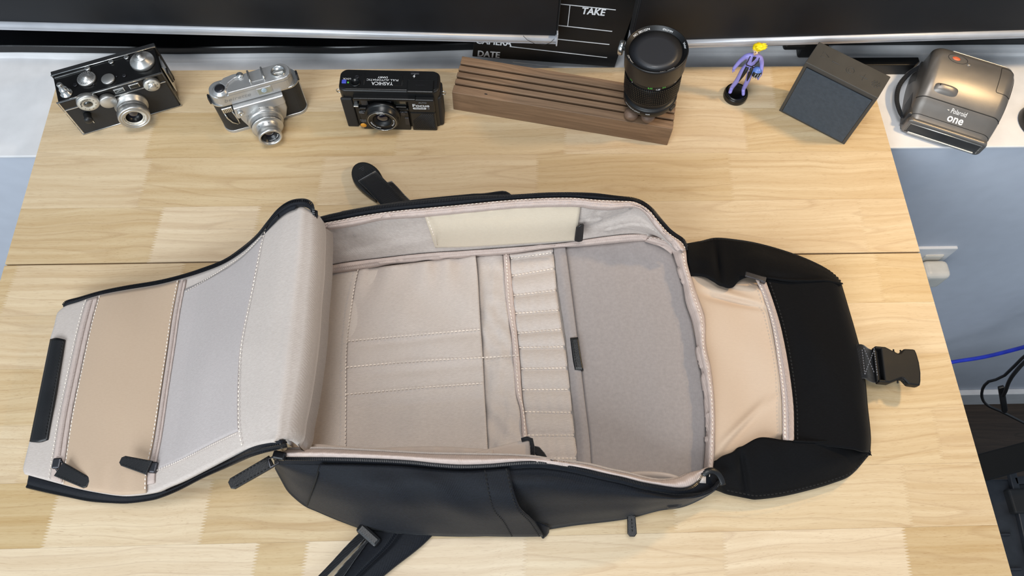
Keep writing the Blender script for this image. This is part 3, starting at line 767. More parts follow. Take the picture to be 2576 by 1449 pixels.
# roll the ridge under itself
roll = []
for k, (dx, dz_) in enumerate([(0.004, -0.045), (0.006, -0.022), (0.004, -0.008)]):
    roll.append(G[0] + np.array([dx, 0, dz_]))
GG = np.concatenate([np.array(roll), G], axis=0)
mb = MB(); mb.slab(GG, 0.006)
flap = mb.build('front_flap', M['twill'], bag, label='beige lined front flap folded out to the left')
# tan zip pocket, mesh window, zip strips
mb = MB(); mb.slab(flap_patch(0.505, 0.80, 0.003, 0.997, 50, 60, lambda a, b, u, v: 0.0040 + 0.0070 * math.sin(math.pi * a) ** 0.8 * math.sin(math.pi * b) ** 0.5 + 0.0014 * soft(a * 2, b * 2, 4) * math.sin(math.pi * a) ** 0.5 + (0.0014 * math.sin(a * 24) * max(0, b - 0.86) / 0.14)), 0.0015)
mb.build('zip_pocket', M['tan'], flap, label='tan zipped pocket')
mb = MB(); mb.slab(flap_patch(0.205, 0.475, lambda a: 0.035 + 0.01 * a if a < 0.55 else 0.0405 + (a - 0.55) * 0.04, lambda a: 0.915 - 0.01 * a, 60, 60, lambda a, b, u, v: 0.0016 + 0.003 * math.sin(math.pi * a) * math.sin(math.pi * b) + 0.0022 * math.sin(9 * (a * 0.9 + 0.55 * b) + 1.5 * math.sin(4 * b)) * math.sin(math.pi * a) * math.sin(math.pi * b)), 0.0012)
mb.build('mesh_pocket', M['mesh'], flap, label='pale grey mesh pocket')
mb = MB(); mb.slab(flap_patch(0.478, 0.502, 0.01, 0.96, 5, 60, lambda a, b, u, v: 0.003 + 0.001 * math.sin(math.pi * a)), 0.0015)
mb.build('zip_tape', M['grosgrain'], flap)
mb = MB(); mb.slab(flap_patch(0.803, 0.855, 0.006, 0.99, 7, 60, lambda a, b, u, v: 0.003 + 0.0012 * math.sin(math.pi * a)), 0.0015)
mb.build('zip_tape', M['grosgrain'], flap)
zt = MB(); teeth(zt, np.array([P(*flap_at(0.829, v, 0.0042)) for v in np.linspace(0.02, 0.86, 90)]), 0.0014, 0.0016, 0.0007); teeth(zt, np.array([P(*flap_at(0.490, v, 0.0042)) for v in np.linspace(0.01, 0.88, 90)]), 0.0014, 0.0014, 0.0007)
zt.build('zip_teeth', M['grosgrain'], flap, kind='stuff')
st = MB()
for u, d in ((0.20, 0.0022), (0.796, 0.0042), (0.508, 0.0042), (0.860, 0.002)):
    dashes(st, np.array([P(*flap_at(u, v, d)) for v in np.linspace(0.004, 0.996, 90)]))
dashes(st, np.array([P(*flap_at(u, 0.925 - 0.02 * (u - 0.2) / 0.3, 0.0025)) for u in np.linspace(0.21, 0.475, 50)]), 0.0018, 0.0014, 0.0004)
dashes(st, np.array([P(*flap_at(u, 0.028 + 0.05 * max(0, u - 0.33) / 0.15, 0.0025)) for u in np.linspace(0.21, 0.475, 50)]), 0.0018, 0.0014, 0.0004)
st.build('stitching', M['thread'], flap, kind='stuff')
tabc = [[(126, 853, .0205), (100, 982, .0205), (74, 1111, .0205)], [(142, 850, .0235), (120, 980, .0235), (96, 1112, .0235)], [(163, 854, .0235), (141, 985, .0235), (120, 1106, .0235)]]
mb = MB(); mb.slab(loft(tabc, 40, 8), 0.0026); mb.build('leather_tab', M['leather'], flap)
st = MB(); dashes(st, path3([(157, 862, .0238), (135, 985, .0238), (113, 1100, .0238)], 40), 0.0022, 0.0014, 0.0004); st.build('stitching', M['threaddark'], flap, kind='stuff')
# zip along both sides of the flap
zo_far = [(792, 560, .140), (792, 535, .150), (788, 512, .156), (776, 502, .160), (758, 499, .162), (730, 504, .160), (702, 522, .150), (679, 552, .138), (651, 588, .120), (611, 622, .098), (566, 653, .078), (509, 675, .060), (453, 693, .046), (396, 706, .036), (317, 719, .029), (255, 732, .024), (198, 748, .020), (166, 757, .016), (158, 768, .014)]
zi_far = [(786, 566, .135), (786, 545, .146), (780, 528, .153), (770, 522, .157), (757, 520, .158), (730, 525, .155), (702, 543, .145), (672, 573, .128), (644, 605, .112), (611, 634, .098), (566, 663, .078), (509, 686, .060), (453, 703, .046), (396, 717, .036), (317, 730, .029), (255, 742, .024), (198, 759, .020), (168, 768, .017), (160, 774, .015)]
mb = MB(); mb.slab(loft([zo_far, [((a[0] + b[0]) / 2, (a[1] + b[1]) / 2, a[2] + 0.0035) for a, b in zip(zo_far, zi_far)], [(x, y, z + 0.001) for x, y, z in zi_far]], 130, 7), 0.003); mb.build('side_zip_tape', M['nylon'], flap)
zt = MB(); teeth(zt, path3([((2 * a[0] + b[0]) / 3, (2 * a[1] + b[1]) / 3, a[2] + 0.0026) for a, b in zip(zo_far, zi_far)], 140), half=0.0016)
zi_near = [(718, 1104, .150), (703, 1107, .155), (668, 1113, .148), (640, 1120, .136), (611, 1130, .120), (566, 1152, .094), (509, 1181, .070), (453, 1209, .052), (419, 1223, .043), (385, 1237, .037), (311, 1246, .030), (255, 1240, .026), (198, 1229, .021), (153, 1217, .018), (113, 1206, .016), (72, 1194, .014)]
zo_near = [(722, 1126, .140), (705, 1130, .142), (668, 1139, .136), (640, 1147, .122), (622, 1154, .112), (566, 1179, .086), (509, 1204, .064), (453, 1233, .046), (413, 1250, .036), (385, 1258, .030), (325, 1266, .022), (283, 1266, .018), (226, 1262, .015), (170, 1251, .012), (113, 1239, .010), (66, 1228, .008)]
mb = MB(); mb.slab(loft([zi_near, [((a[0] + b[0]) / 2, (a[1] + b[1]) / 2, (a[2] + b[2]) / 2 + 0.003) for a, b in zip(zi_near, zo_near)], zo_near], 120, 8), 0.003); mb.build('side_zip_tape', M['nylon'], flap)
teeth(zt, path3([((a[0] + 5 * b[0]) / 6, (a[1] + 5 * b[1]) / 6, b[2] + 0.0022) for a, b in zip(zi_near, zo_near)] , 150), 0.0014, half=0.0018)
teeth(zt, path3([(0.55 * a[0] + .45 * b[0], .55 * a[1] + .45 * b[1], (a[2] + b[2]) / 2 + 0.0028) for a, b in zip(zi_near[:9], zo_near[:9])], 80), half=0.0010)
zt.build('zip_teeth', M['zip'], flap, kind='stuff')

# --- the lid, thrown open to the right
o_far = [(1728, 612), (1762, 606), (1798, 598), (1844, 601), (1905, 611), (1977, 631), (2033, 652), (2079, 675), (2104, 695), (2117, 712)]
s_far = [(1737, 690), (1757, 690), (1778, 694), (1798, 706), (1818, 717), (1834, 723), (1847, 720), (1859, 706), (1880, 696), (1905, 696), (1926, 698), (1977, 704), (2033, 706), (2079, 706), (2117, 714)]
s_near = [(1796, 1160), (1818, 1150), (1844, 1139), (1864, 1127), (1885, 1113), (1905, 1102), (1926, 1100), (1972, 1107), (1997, 1109), (2048, 1111), (2120, 1109), (2155, 1122), (2189, 1139)]
o_near = [(1800, 1232), (1826, 1243), (1854, 1249), (1880, 1254), (1900, 1257), (1967, 1249), (2033, 1234), (2094, 1216), (2140, 1196), (2191, 1140)]
def lz(px):   # height of the lid along its length
    return float(np.interp(px, [1728, 1800, 1900, 2000, 2080, 2120, 2165, 2195], [.047, .047, .045, .046, .044, .036, .022, .012]))
sf = [(x, y, lz(x) + (0.007 if 1760 < x < 1915 else 0.003 if x < 2090 else 0)) for x, y in s_far]; sn = [(x, y, lz(x) + (0.007 if 1800 < x < 1960 else 0.004 if x < 2150 else 0)) for x, y in s_near]
of_ = [(x, y, 0.040 if x < 1735 else 0.014) for x, y in o_far]; on_ = [(x, y, 0.040 if x < 1803 else 0.013) for x, y in o_near]
def gus(sd_):
    def f(u, v):
        k = 0.011 * math.sin(math.pi * v) * (0.35 + 0.65 * math.sin(math.pi * min(1, u * 1.1)))
        k -= 0.010 * math.exp(-((u - 0.17 - 0.03 * v) / 0.022) ** 2) * math.sin(math.pi * v)
        k += 0.004 * soft(u * 3.0, v * 1.4, sd_) * math.sin(math.pi * v)
        return k
    return f
mb = MB(); mb.slab(loft([of_, sf], 90, 20, gus(1)), 0.003); gus_f = mb.build('lid_gusset', M['nylonflat'], bag)
mb = MB(); mb.slab(loft([sn, on_], 90, 20, gus(6)), 0.003); mb.build('lid_gusset', M['nylonflat'], bag)
zl = [(1926, 692), (1946, 764), (1964, 825), (1982, 917), (1995, 1019), (1998, 1112)]
re = [(2117, 713), (2135, 774), (2153, 836), (2166, 887), (2178, 963), (2183, 1019), (2191, 1096), (2190, 1138)]
def mainz(u, v): return 0.006 * math.sin(math.pi * u) * math.sin(math.pi * v) + 0.003 * soft(u * 1.6, v * 1.6, 3) * math.sin(math.pi * v)
rin = [(x - 46 + 10 * abs(k / 7 - .5), y + (-8 if k == 0 else -8 if k == 7 else 0)) for k, (x, y) in enumerate(re)]
mb = MB(); mb.slab(loft([[(x, y, .046) for x, y in zl], [(x, y, .046) for x, y in rin], [(x - 12, y - (5 if k == 0 else 0), .036) for k, (x, y) in enumerate(re)], [(x, y, .012) for x, y in re]], 70, 40, mainz), 0.003)
lidp = mb.build('lid_panel', M['nylonflat'], bag)
pl = [(1729, 640), (1742, 708), (1760, 759), (1773, 800), (1775, 866), (1788, 928), (1796, 1004), (1798, 1071), (1796, 1147), (1794, 1185)]
zl2 = [(1900, 690), (1921, 749), (1941, 815), (1956, 907), (1967, 1004), (1970, 1120)]
def peach(u, v):
    z = -0.006 * math.sin(math.pi * v) * math.sin(math.pi * u) ** 0.6
    z += 0.0040 * math.exp(-((u - 0.135 - 0.05 * v) / 0.025) ** 2) * math.sin(math.pi * v) - 0.005 * math.exp(-((u - 0.185 - 0.02 * v) / 0.02) ** 2) * math.sin(math.pi * v) ** 0.7
    z += 0.006 * math.exp(-(((u - 0.80 + 0.22 * (v - 0.5)) / 0.03) ** 2)) * math.sin(math.pi * v) + 0.002 * soft(u * 2, v * 1.5, 3)
    z -= 0.016 * (max(0, 0.10 - u) / 0.10 + max(0, u - 0.93) / 0.07)
    z -= 0.004 * math.exp(-(((u - 0.88 + 0.3 * (v - 0.3)) / 0.025) ** 2)) * math.sin(math.pi * v)
    return z
mb = MB(); mb.slab(loft([[(x, y, .045) for x, y in pl], [(x, y, .046) for x, y in zl2]], 90, 40, peach), 0.002)
mb.build('lid_pocket', M['peach'], bag, label='tan stretch pocket inside the lid')
# its zip
a = [(x, y, .0475) for x, y in [(1898, 697), (1921, 749), (1941, 815), (1956, 907), (1967, 1004), (1969, 1110)]]; b = [(x, y, .0485) for x, y in [(1928, 710), (1947, 764), (1965, 825), (1983, 917), (1996, 1019), (1998, 1110)]]
mb = MB(); mb.slab(loft([a, midc(a, b, 0.0012), b], 60, 8), 0.002); mb.build('zip_tape', M['grosgrain'], bag)
zt = MB(); teeth(zt, path3(midc(a, b, 0.0018, 0.62), 90), 0.0014, 0.0015, 0.0007); zt.build('zip_teeth', M['grosgrain'], bag, kind='stuff')
st = MB(); dashes(st, path3([(p[0], p[1], .0500) for p in midc(a, b, 0, 0.18)], 60)); st.build('stitching', M['thread'], bag, kind='stuff')
sd = MB(); dashes(sd, path3([(x + 8, y, .0505) for x, y in [(1928, 710), (1947, 764), (1965, 825), (1983, 917), (1996, 1019), (1998, 1110)]], 60), w=0.0006)
dashes(sd, path3([(x, y + 7, .019) for x, y in o_far[1:]], 60), w=0.0005, lift=0.004); dashes(sd, path3([(x, y - 8, .019) for x, y in o_near[1:]], 60), w=0.0005, lift=0.004); sd.build('stitching', M['threaddark'], bag, kind='stuff')
for s_ in (sf[10:], sn[8:]): MB().tube(path3([(x, y, z + 0.001) for x, y, z in s_], 40), 0.0012, 6).build('lid_seam', M['nylonflat'], bag)
# zip slider with a bare metal pull at the lid pocket
mb = MB(); c0, c1 = P(1921, 705, .056), P(1876, 687, .060)
Mz = frame((c0 + c1) / 2, c1 - c0, (0, 0, 1)); Lz = np.linalg.norm(c1 - c0)
mb.box((0, 0, 0), (Lz, 0.0065, 0.002), 0.0009, Mz); mb.box((-Lz * .46, 0, -0.002), (0.006, 0.008, 0.005), 0.001, Mz); mb.build('zip_pull', M['gunmetal'], bag)

# zip pulls, straps and buckles of the backpack
M['bucklemat'] = plastic('buckle_plastic', (17, 17, 18), 0.55, bump=0.2, scale=1500, spec=0.3)
def pull(name, pts, w0, w1, th=0.0026, mat='leather', tip=0.003, parent=None, stitch=True):
    """flat leather tongue along two frame points, tapering from w0 to w1 (half widths)"""
    a, b = P(*pts[0]), P(*pts[1]); Lp = np.linalg.norm(b - a); Mx = frame(a, b - a, (0, 0, 1))
    poly = [(0, -w0), (Lp - tip, -w1), (Lp, -w1 + tip * .8), (Lp, w1 - tip * .8), (Lp - tip, w1), (0, w0)]
    mb = MB().prism(poly, -th / 2, th / 2, 0.0007, Mx); o = mb.build(name, M[mat], parent or bag)
    if stitch:
        s = MB(); ins = 0.0016
        rowsS = [[(0.004, w0 - ins), (Lp - 0.004, w1 - ins)], [(0.004, -w0 + ins), (Lp - 0.004, -w1 + ins)]] if w0 > 0.0055 else [[(0.004, 0), (Lp - 0.003, 0)]]
        for (p, q) in rowsS:
            dashes(s, [np.array(Mx @ Vector((p[0] + (q[0] - p[0]) * t, p[1] + (q[1] - p[1]) * t, th / 2))) for t in np.linspace(0, 1, 12)], 0.0021, 0.0013, 0.00045, 0.0002)
        s.build('stitching', M['threaddark'], parent or o, kind='stuff')
    return o, Mx, Lp


def ring_link(pa, pb, w, r, parent, name='zip_slider'):
    a, b = P(*pa), P(*pb); Mx = frame(a, b - a, (0, 0, 1)); L_ = np.linalg.norm(b - a)
    mb = MB(); mb.tube([(0, -w, 0), (L_, -w, 0.0005), (L_, w, 0.0005), (0, w, 0)], r, 8, True, Mx)
    return mb.build(name, M['gunmetal'], parent)

ring_link((697, 1156, .112), (684, 1166, .108), 0.004, 0.0012, bag)
mb = MB(); c = P(703, 1146, .112); mb.box((0, 0, 0), (0.012, 0.008, 0.006), 0.0018, frame(c, P(715, 1155, .112) - P(690, 1150, .112), (0, 0, 1))); mb.build('zip_slider', M['zip'], bag)
pull('zip_pull', [(684, 1160, .108), (600, 1224, .092)], 0.0060, 0.0056)
for px, py, pz, qx, qy in ((144, 1166, .0290, 139, 1190), (385, 1176, .060, 380, 1196)):
    cc_ = P(px, py, pz); MB().box((0, 0, 0), (0.011, 0.0085, 0.0050), 0.0016, frame(cc_, P(qx, qy, pz) - cc_, (0, 0, 1))).build('zip_slider', M['gunmetal'], flap)
ring_link((146, 1166, .030), (152, 1186, .036), 0.004, 0.001, flap)
pull('zip_pull', [(148, 1180, .038), (226, 1218, .036)], 0.0075, 0.0058, parent=flap)
ring_link((386, 1186, .054), (374, 1172, .062), 0.004, 0.001, flap)
pull('zip_pull', [(376, 1177, .064), (312, 1161, .058)], 0.0070, 0.0050, parent=flap)
pull('zip_pull', [(1588, 1296, .016), (1587, 1348, .008)], 0.0042, 0.0048)
mb = MB(); c = path3([(1768, 1196, .060), (1778, 1187, .062), (1792, 1184, .062), (1806, 1191, .060), (1815, 1205, .057), (1819, 1220, .054)], 18); mb.tube(c, 0.0032, 8, flat=0.4, up=(0, 0, 1)); mb.build('zip_end_tab', M['leather'], bag)

# buckle on the lid's tip
a, b = P(2152, 917, .020), P(2294, 930, .020); Mb = frame(a, b - a, (0, 0, 1)); LB = np.linalg.norm(b - a)
wv = 0.0195
mb = MB(); G = []
for i in range(14):
    u = i / 13; zz = 0.004 + 0.010 * math.exp(-((u - 0.25) / 0.3) ** 2) - 0.006 * u
    G.append([tuple(Mb @ Vector((-0.006 + 0.034 * u, y * (1 - 0.04 * u), zz + 0.0015 * abs(y / wv)))) for y in np.linspace(-wv, wv, 7)])
mb.slab(np.array(G), 0.003); strap = mb.build('buckle_strap', M['webbing'], bag)
s = MB()
for p, q in (((0.002, -.016), (0.002, .015)), ((0.0155, -.016), (0.0155, .016)), ((0.002, -.016), (0.0155, .014)), ((0.004, .015), (0.013, -0.015))):
    dashes(s, [np.array(Mb @ Vector((p[0] + (q[0] - p[0]) * t, p[1] + (q[1] - p[1]) * t, 0.0145))) for t in np.linspace(0, 1, 14)], 0.0018, 0.0012, 0.0004)
s.build('stitching', M['threadgrey'], strap, kind='stuff')
def buckle_outline(s=1.0):
    """side-release socket: wide mouth, waist with thumb notches, flared rounded end (x along the strap)"""
    x0 = 0.026
    up = [(x0, .0205), (x0 + .006, .0208), (x0 + .018, .0150), (x0 + .0195, .0145), (x0 + .0215, .0150), (x0 + .024, .0178), (x0 + .026, .0203), (x0 + .0275, .0208), (x0 + .036, .0212), (x0 + .0385, .0205), (x0 + .0398, .016), (x0 + .0412, 0.006)]
    return [(x, y * s) for x, y in up] + [(x, -y * s) for x, y in up[::-1]]
mb = MB().prism(buckle_outline(), 0.0, 0.0085, 0.0018, Mb @ T(0, 0, 0.001), seg=3); bk = mb.build('side_release_buckle', M['bucklemat'], bag)
mb = MB()
for sy in (-1, 1): mb.box((0.0262, sy * 0.0195, 0.004), (0.012, 0.003, 0.010), 0.001, Mb)
mb.box((0.021, 0, 0.0035), (0.004, 0.040, 0.005), 0.0015, Mb); mb.build('buckle_frame', M['bucklemat'], bk, kind='stuff')
mb = MB()
for sy in (-1, 1): mb.tube([tuple(Mb @ Vector((0.0455 + 0.004 * math.cos(t), sy * (0.0185 + 0.004 * math.sin(t)), 0.0062))) for t in np.linspace(math.pi * .9, math.pi * 2.1, 10)], 0.0009, 6)
mb.build('notch_rim', M['bucklemat'], bk, kind='stuff')

# upper strap with a ladder-lock buckle, poking out behind the bag
a, b = P(905, 425, .004), P(985, 525, .010); Ms = frame(a, b - a, (0, 0, 1)); LS = np.linalg.norm(b - a)
mb = MB(); up = []
for t in list(0.42 * (1 - np.cos(np.linspace(0.12, math.pi / 2, 10)))) + [0.5, 0.62, 0.74, 0.86, 1.0]: up.append((-0.006 + 0.060 * t, 0.0172 * (math.sqrt(max(0, 1 - (1 - t / 0.42) ** 2)) if t < 0.42 else 1 - 0.45 * ((t - 0.42) / 0.58) ** 1.6)))
poly = [(x, -y) for x, y in up] + [(x, y) for x, y in up[::-1]]
mb.prism(poly, 0.0, 0.006, 0.002, Ms, seg=3); lb = mb.build('ladder_lock_buckle', M['black'], bag)
mb = MB()
for k in range(9): mb.box((0.0155, -0.0115 + k * 0.0029, 0.0066), (0.006, 0.0010, 0.0012), 0.0003, Ms)
for k in range(3): mb.box((0.004 + k * 0.0022, 0.001, 0.0064), (0.0008, 0.007 - 0.0016 * k, 0.0009), 0.0002, Ms)
mb.build('grip_ribs', M['gunmetal'], lb, kind='stuff')  # ribs of the black buckle, their highlight lines put into the grey colour
mb = MB(); G = []
for i in range(16):
    u = i / 15
    G.append([tuple(Ms @ Vector((0.019 + (LS - 0.012) * u, y + 0.004 * u, 0.0085 + 0.004 * math.sin(math.pi * u) + 0.006 * u))) for y in np.linspace(-0.0125, 0.0125, 5)])
mb.slab(np.array(G), 0.0022); mb.build('upper_strap', M['webbing'], bag)
mb = MB(); mb.slab(loft([[(962, 462, .006), (985, 478, .008), (1010, 500, .012), (1040, 530, .016)], [(985, 455, .003), (1000, 470, .004), (1022, 494, .006), (1050, 520, .01)], ], 14, 6), 0.003); mb.build('upper_strap', M['webbing'], bag)

# shoulder strap coming out under the near side
pad = [(1110, 1325, .010), (1060, 1375, .012), (990, 1430, .013), (930, 1480, .013)]; pad2 = [(930, 1322, .010), (905, 1372, .012), (862, 1425, .013), (800, 1500, .013)]
def padz(u, v): return 0.007 * math.sin(math.pi * v) ** 0.6 - 0.0055 * math.exp(-((v - 0.47) / 0.035) ** 2)
mb = MB(); mb.slab(loft([pad2, pad], 30, 36, padz), 0.006); mb.build('shoulder_strap', M['nylon'], bag)
mb = MB(); w1 = [(938, 1330, .016), (900, 1370, .021), (855, 1415, .022), (790, 1480, .022)]; w2 = [(916, 1328, .016), (872, 1372, .020), (828, 1420, .021), (760, 1490, .021)]
mb.slab(loft([w2, w1], 34, 6), 0.0022); mb.build('strap_webbing', M['webbing'], bag)
mb = MB(); w3 = [(930, 1350, .0225), (905, 1385, .0235), (878, 1425, .024), (835, 1490, .024)]; w4 = [(926, 1352, .019), (893, 1388, .020), (860, 1424, .0205), (808, 1490, .021)]
mb.slab(loft([w4, w3], 30, 5), 0.0018); mb.build('strap_webbing', M['webbing'], bag)
c = P(928, 1346, .022); Mk = frame(c, P(945, 1362, .022) - P(912, 1332, .022), (0, 0, 1))
mb = MB().box((0, 0, 0), (0.027, 0.011, 0.009), 0.003, Mk); mb.build('keeper_loop', M['leather'], bag)

# ------------------------------------------------------------------ old cameras, left to right
def side_text(mb, s, size, x, y, z, bold=0.0, squash=1.0): return mb.text(s, size, T(x, y, z) @ FRONT, bold, squash=squash)


def ring_text(mb, s, size, R, a0, M4, bold=0.01, inward=False, z=0.0, wide=1.0):
    """letters bent round a circle of radius R (letter tops point outward, or inward)"""
    def f(x, y, _):
        a = a0 - x * wide / R if not inward else a0 + x * wide / R
        r = R + y if not inward else R - y
        return (r * math.cos(a), r * math.sin(a), z)
    return mb.text(s, size, M4, bold, mapf=f)


def rrect(x0, y0, x1, y1, r, n=5):
    pts = []
    for cx, cy, a in ((x1 - r, y0 + r, -90), (x1 - r, y1 - r, 0), (x0 + r, y1 - r, 90), (x0 + r, y0 + r, 180)):
        for k in range(n + 1):
            t = math.radians(a + 90 * k / n); pts.append((cx + r * math.cos(t), cy + r * math.sin(t)))
    return pts


def ring_prof(r0, r1, h, b=0.0006): return [(r0, 0), (r0, h), (r1 - b, h), (r1, h - b), (r1, 0)]
M['leatherette'] = plastic('leatherette', (30, 31, 33), 0.55, bump=0.6, scale=1300)
M['enamel'] = plastic('black_enamel', (15, 15, 16), 0.3, bump=0.1, scale=700)
M['dial'] = plastic('dial_face', (205, 200, 188), 0.4, 0.25, bump=0)
M['ink'] = plastic('engraving_ink', (22, 22, 22), 0.6, bump=0)
M['inkgrey'] = plastic('faint_engraving', (150, 151, 153), 0.4, 0.6, bump=0)
M['whiteink'] = plastic('white_ink', (225, 226, 228), 0.6, bump=0)
M['greyink'] = plastic('grey_ink', (150, 155, 165), 0.6, bump=0)
M['greenink'] = plastic('green_ink', (88, 190, 70), 0.6, bump=0)
M['orange'] = plastic('orange_plastic', (238, 160, 50), 0.4, bump=0)
M['redorange'] = plastic('red_orange_plastic', (190, 92, 58), 0.4, bump=0)
M['blue'] = plastic('blue_plastic', (72, 84, 190), 0.4, bump=0)


def glass(name, color, rough=0.06):
    mt, nt, b = new_mat(name, color, rough, 0.0, 0.8); b.inputs['Coat Weight'].default_value = 1.0; b.inputs['Coat Roughness'].default_value = 0.03
    return mt


M['lensglass'] = glass('lens_glass', (20, 18, 34)); M['finderglass'] = glass('finder_glass', (34, 34, 28), 0.1); M['finderlight'] = glass('finder_pale', (150, 148, 130), 0.15)
M['paleglass'] = glass('pale_blue_glass', (158, 178, 190), 0.1); M['filterglass'] = glass('filter_glass', (36, 37, 42), 0.5); M['filterglass'].node_tree.nodes['Principled BSDF'].inputs['Coat Weight'].default_value = 0.15


def dome(r, h, n=8): return [(r, 0)] + [(r * math.cos(t), h * math.sin(t)) for t in np.linspace(0.15, math.pi / 2, n)]


# --- A: black rangefinder with chrome edges
AM = T(-0.467, 0.6127, 0) @ RZ(math.radians(21.0))
A_ = thing('rangefinder_camera', 'black boxy old rangefinder camera with chrome edges and dials, far left of the table', 'camera', AM, 'vintage cameras')
W2, HH, DD = 0.0636, 0.0640, 0.044
MB().box((0, DD / 2 + 0.001, HH / 2), (2 * W2 - 0.002, DD, HH - 0.001), 0.0015).build('body', M['enamel'], A_, True)
MB().box((0, 0.0006, 0.0245), (2 * W2 - 0.004, 0.0016, 0.047), 0.0006).build('front_leather', M['leatherette'], A_, True)
MB().box((0, 0.0006, 0.0560), (2 * W2 - 0.004, 0.0014, 0.0125), 0.0005).build('finder_panel', M['enamel'], A_, True)
mb = MB(); ed = 0.0011
mb.tube([(-W2, 0, 0.001), (W2, 0, 0.001), (W2, 0, HH), (-W2, 0, HH)], ed, 8, True); mb.build('chrome_edge', M['chrome'], A_, True)
MB().box((0, -0.0006, 0.0494), (2 * W2 - 0.003, 0.0012, 0.0013), 0.0003).build('chrome_strip', M['chrome'], A_, True)
# hinged back with its own rim, slightly wider, and leather
MB().box((0.0, DD + 0.0045, HH / 2 + 0.0002), (2 * W2 + 0.001, 0.0075, HH + 0.0004), 0.001).build('back_door', M['leatherette'], A_, True)
MB().tube([(-W2 - 0.0005, DD + 0.0008, HH + 0.0006), (W2 + 0.0005, DD + 0.0008, HH + 0.0006)], 0.0009, 8).build('chrome_edge', M['chrome'], A_, True)
mb = MB(); mb.box((-W2 + 0.024, DD - 0.004, HH + 0.0003), (0.042, 0.0016, 0.0010), 0.0003); mb.build('chrome_strip', M['chrome'], A_, True)
MB().box((W2 + 0.0006, DD * .55, HH * .55), (0.0016, 0.020, HH * .72), 0.0006).build('side_latch', M['chrome'], A_, True)
MB().box((W2 + 0.0018, DD * .6, HH * .48), (0.002, 0.010, HH * .28), 0.0006).build('latch_catch', M['enamel'], A_, True)
MB().lathe([(0.0148, 0), (0.0148, 0.0035, 1), (0.0138, 0.0045), (0.0085, 0.0088), (0.0082, 0.0102), (0.0078, 0.0108), (0.0030, 0.0108), (0.0029, 0.0135), (0, 0.0135)], 72, T(0.0450, 0.0255, HH), knurl=0.02).build('rewind_knob', M['satin'], A_, True)
mb = MB(); ring_text(mb, 'REWIND', 0.0026, 0.0058, math.pi / 2, T(0.0450, 0.0255, HH + 0.0110)); mb.build('lettering', M['ink'], A_, True)
MB().lathe([(0.0112, 0), (0.0112, 0.0022, 1), (0.0105, 0.0028), (0.0060, 0.0030), (0.0058, 0.0042), (0.0035, 0.0046), (0.0030, 0.0060), (0, 0.0060)], 64, T(-0.0240, 0.0235, HH), knurl=0.02).build('frame_counter', M['satin'], A_, True)
mb = MB()
for k in range(24):
    a = k / 24 * 2 * math.pi; mb.box((0.0088, 0, 0.0031), (0.0022 if k % 5 else 0.0032, 0.0003, 0.0002), 0, T(-0.024, 0.0235, HH) @ RZ(a))
mb.build('scale_marks', M['ink'], A_, True, kind='stuff')
MB().lathe([(0.0080, 0), (0.0080, 0.0022), (0.0074, 0.0028), (0, 0.0024)], 40, T(0.0005, 0.0135, HH)).build('advance_button', M['satin'], A_, True)
MB().lathe([(0.0034, 0), (0.0034, 0.003), (0.0024, 0.0036), (0, 0.0036)], 20, T(-0.0200, 0.0385, HH)).build('catch_knob', M['chrome'], A_, True)
for x, y, r in ((-0.0388, 0.0203, 0.0028), (0.0195, 0.0129, 0.0025), (0.0105, 0.0148, 0.0012), (-0.0175, 0.0130, 0.0011)):
    MB().lathe([(r, 0), (r, 0.0005), (r * .8, 0.0008), (0, 0.0008)], 16, T(x, y, HH)).build('screw', M['gunmetal'], A_, True)
for x, y in ((0.0085, 0.0400), (0.0275, 0.0402)):
    MB().lathe([(0.0030, 0), (0.0030, 0.0014), (0.0022, 0.0018), (0, 0.0012)], 20, T(x, y, HH)).build('stud', M['chrome'], A_, True)
MB().lathe([(0.0075, 0), (0.0072, 0.0018), (0.0052, 0.0024), (0.0050, 0.0085), (0.0042, 0.0095), (0.0034, 0.0100), (0.0032, 0.0170), (0.0026, 0.0180), (0.0016, 0.0182), (0, 0.0172)], 28, T(-0.0505, 0.0105, HH)).build('shutter_release', M['chrome'], A_, True)
def front(x, z, y=0.0): return T(x, y, z) @ FRONT
MB().lathe([(0.0128, 0), (0.0128, 0.0060, 1), (0.0118, 0.0068), (0, 0.0068)], 80, front(-0.0312, 0.0565, -0.001), knurl=0.025).build('rangefinder_wheel', M['satin'], A_, True)
MB().lathe([(0.0114, 0.0067), (0.0114, 0.0072), (0.0052, 0.0074), (0.0050, 0.0068)], 48, front(-0.0312, 0.0565, -0.001)).build('wheel_face', M['dial'], A_, True)
MB().lathe([(0.0050, 0.0066), (0.0046, 0.0078), (0.002, 0.0086), (0, 0.0088)], 32, front(-0.0312, 0.0565, -0.001)).build('rangefinder_window', M['finderglass'], A_, True)
mb = MB(); Mf = front(-0.0312, 0.0565, -0.001)
ring_text(mb, 'RANGE FINDER', 0.0024, 0.0080, math.radians(125), Mf, z=0.0076, bold=0.02)
for k, s in enumerate(('100', '50', '25', '15', '10', '8', '6', '5', '4')): ring_text(mb, s, 0.0019, 0.0084, math.radians(58 - 33 * k), Mf, z=0.0076)
mb.build('lettering', M['ink'], A_, True)
MB().lathe([(0.0098, 0), (0.0098, 0.0058, 1), (0.0090, 0.0066), (0, 0.0064)], 72, front(-0.0105, 0.0487, -0.001), knurl=0.02).build('coupling_gear', M['satin'], A_, True)
Ml = front(0.0098, 0.0290, 0)
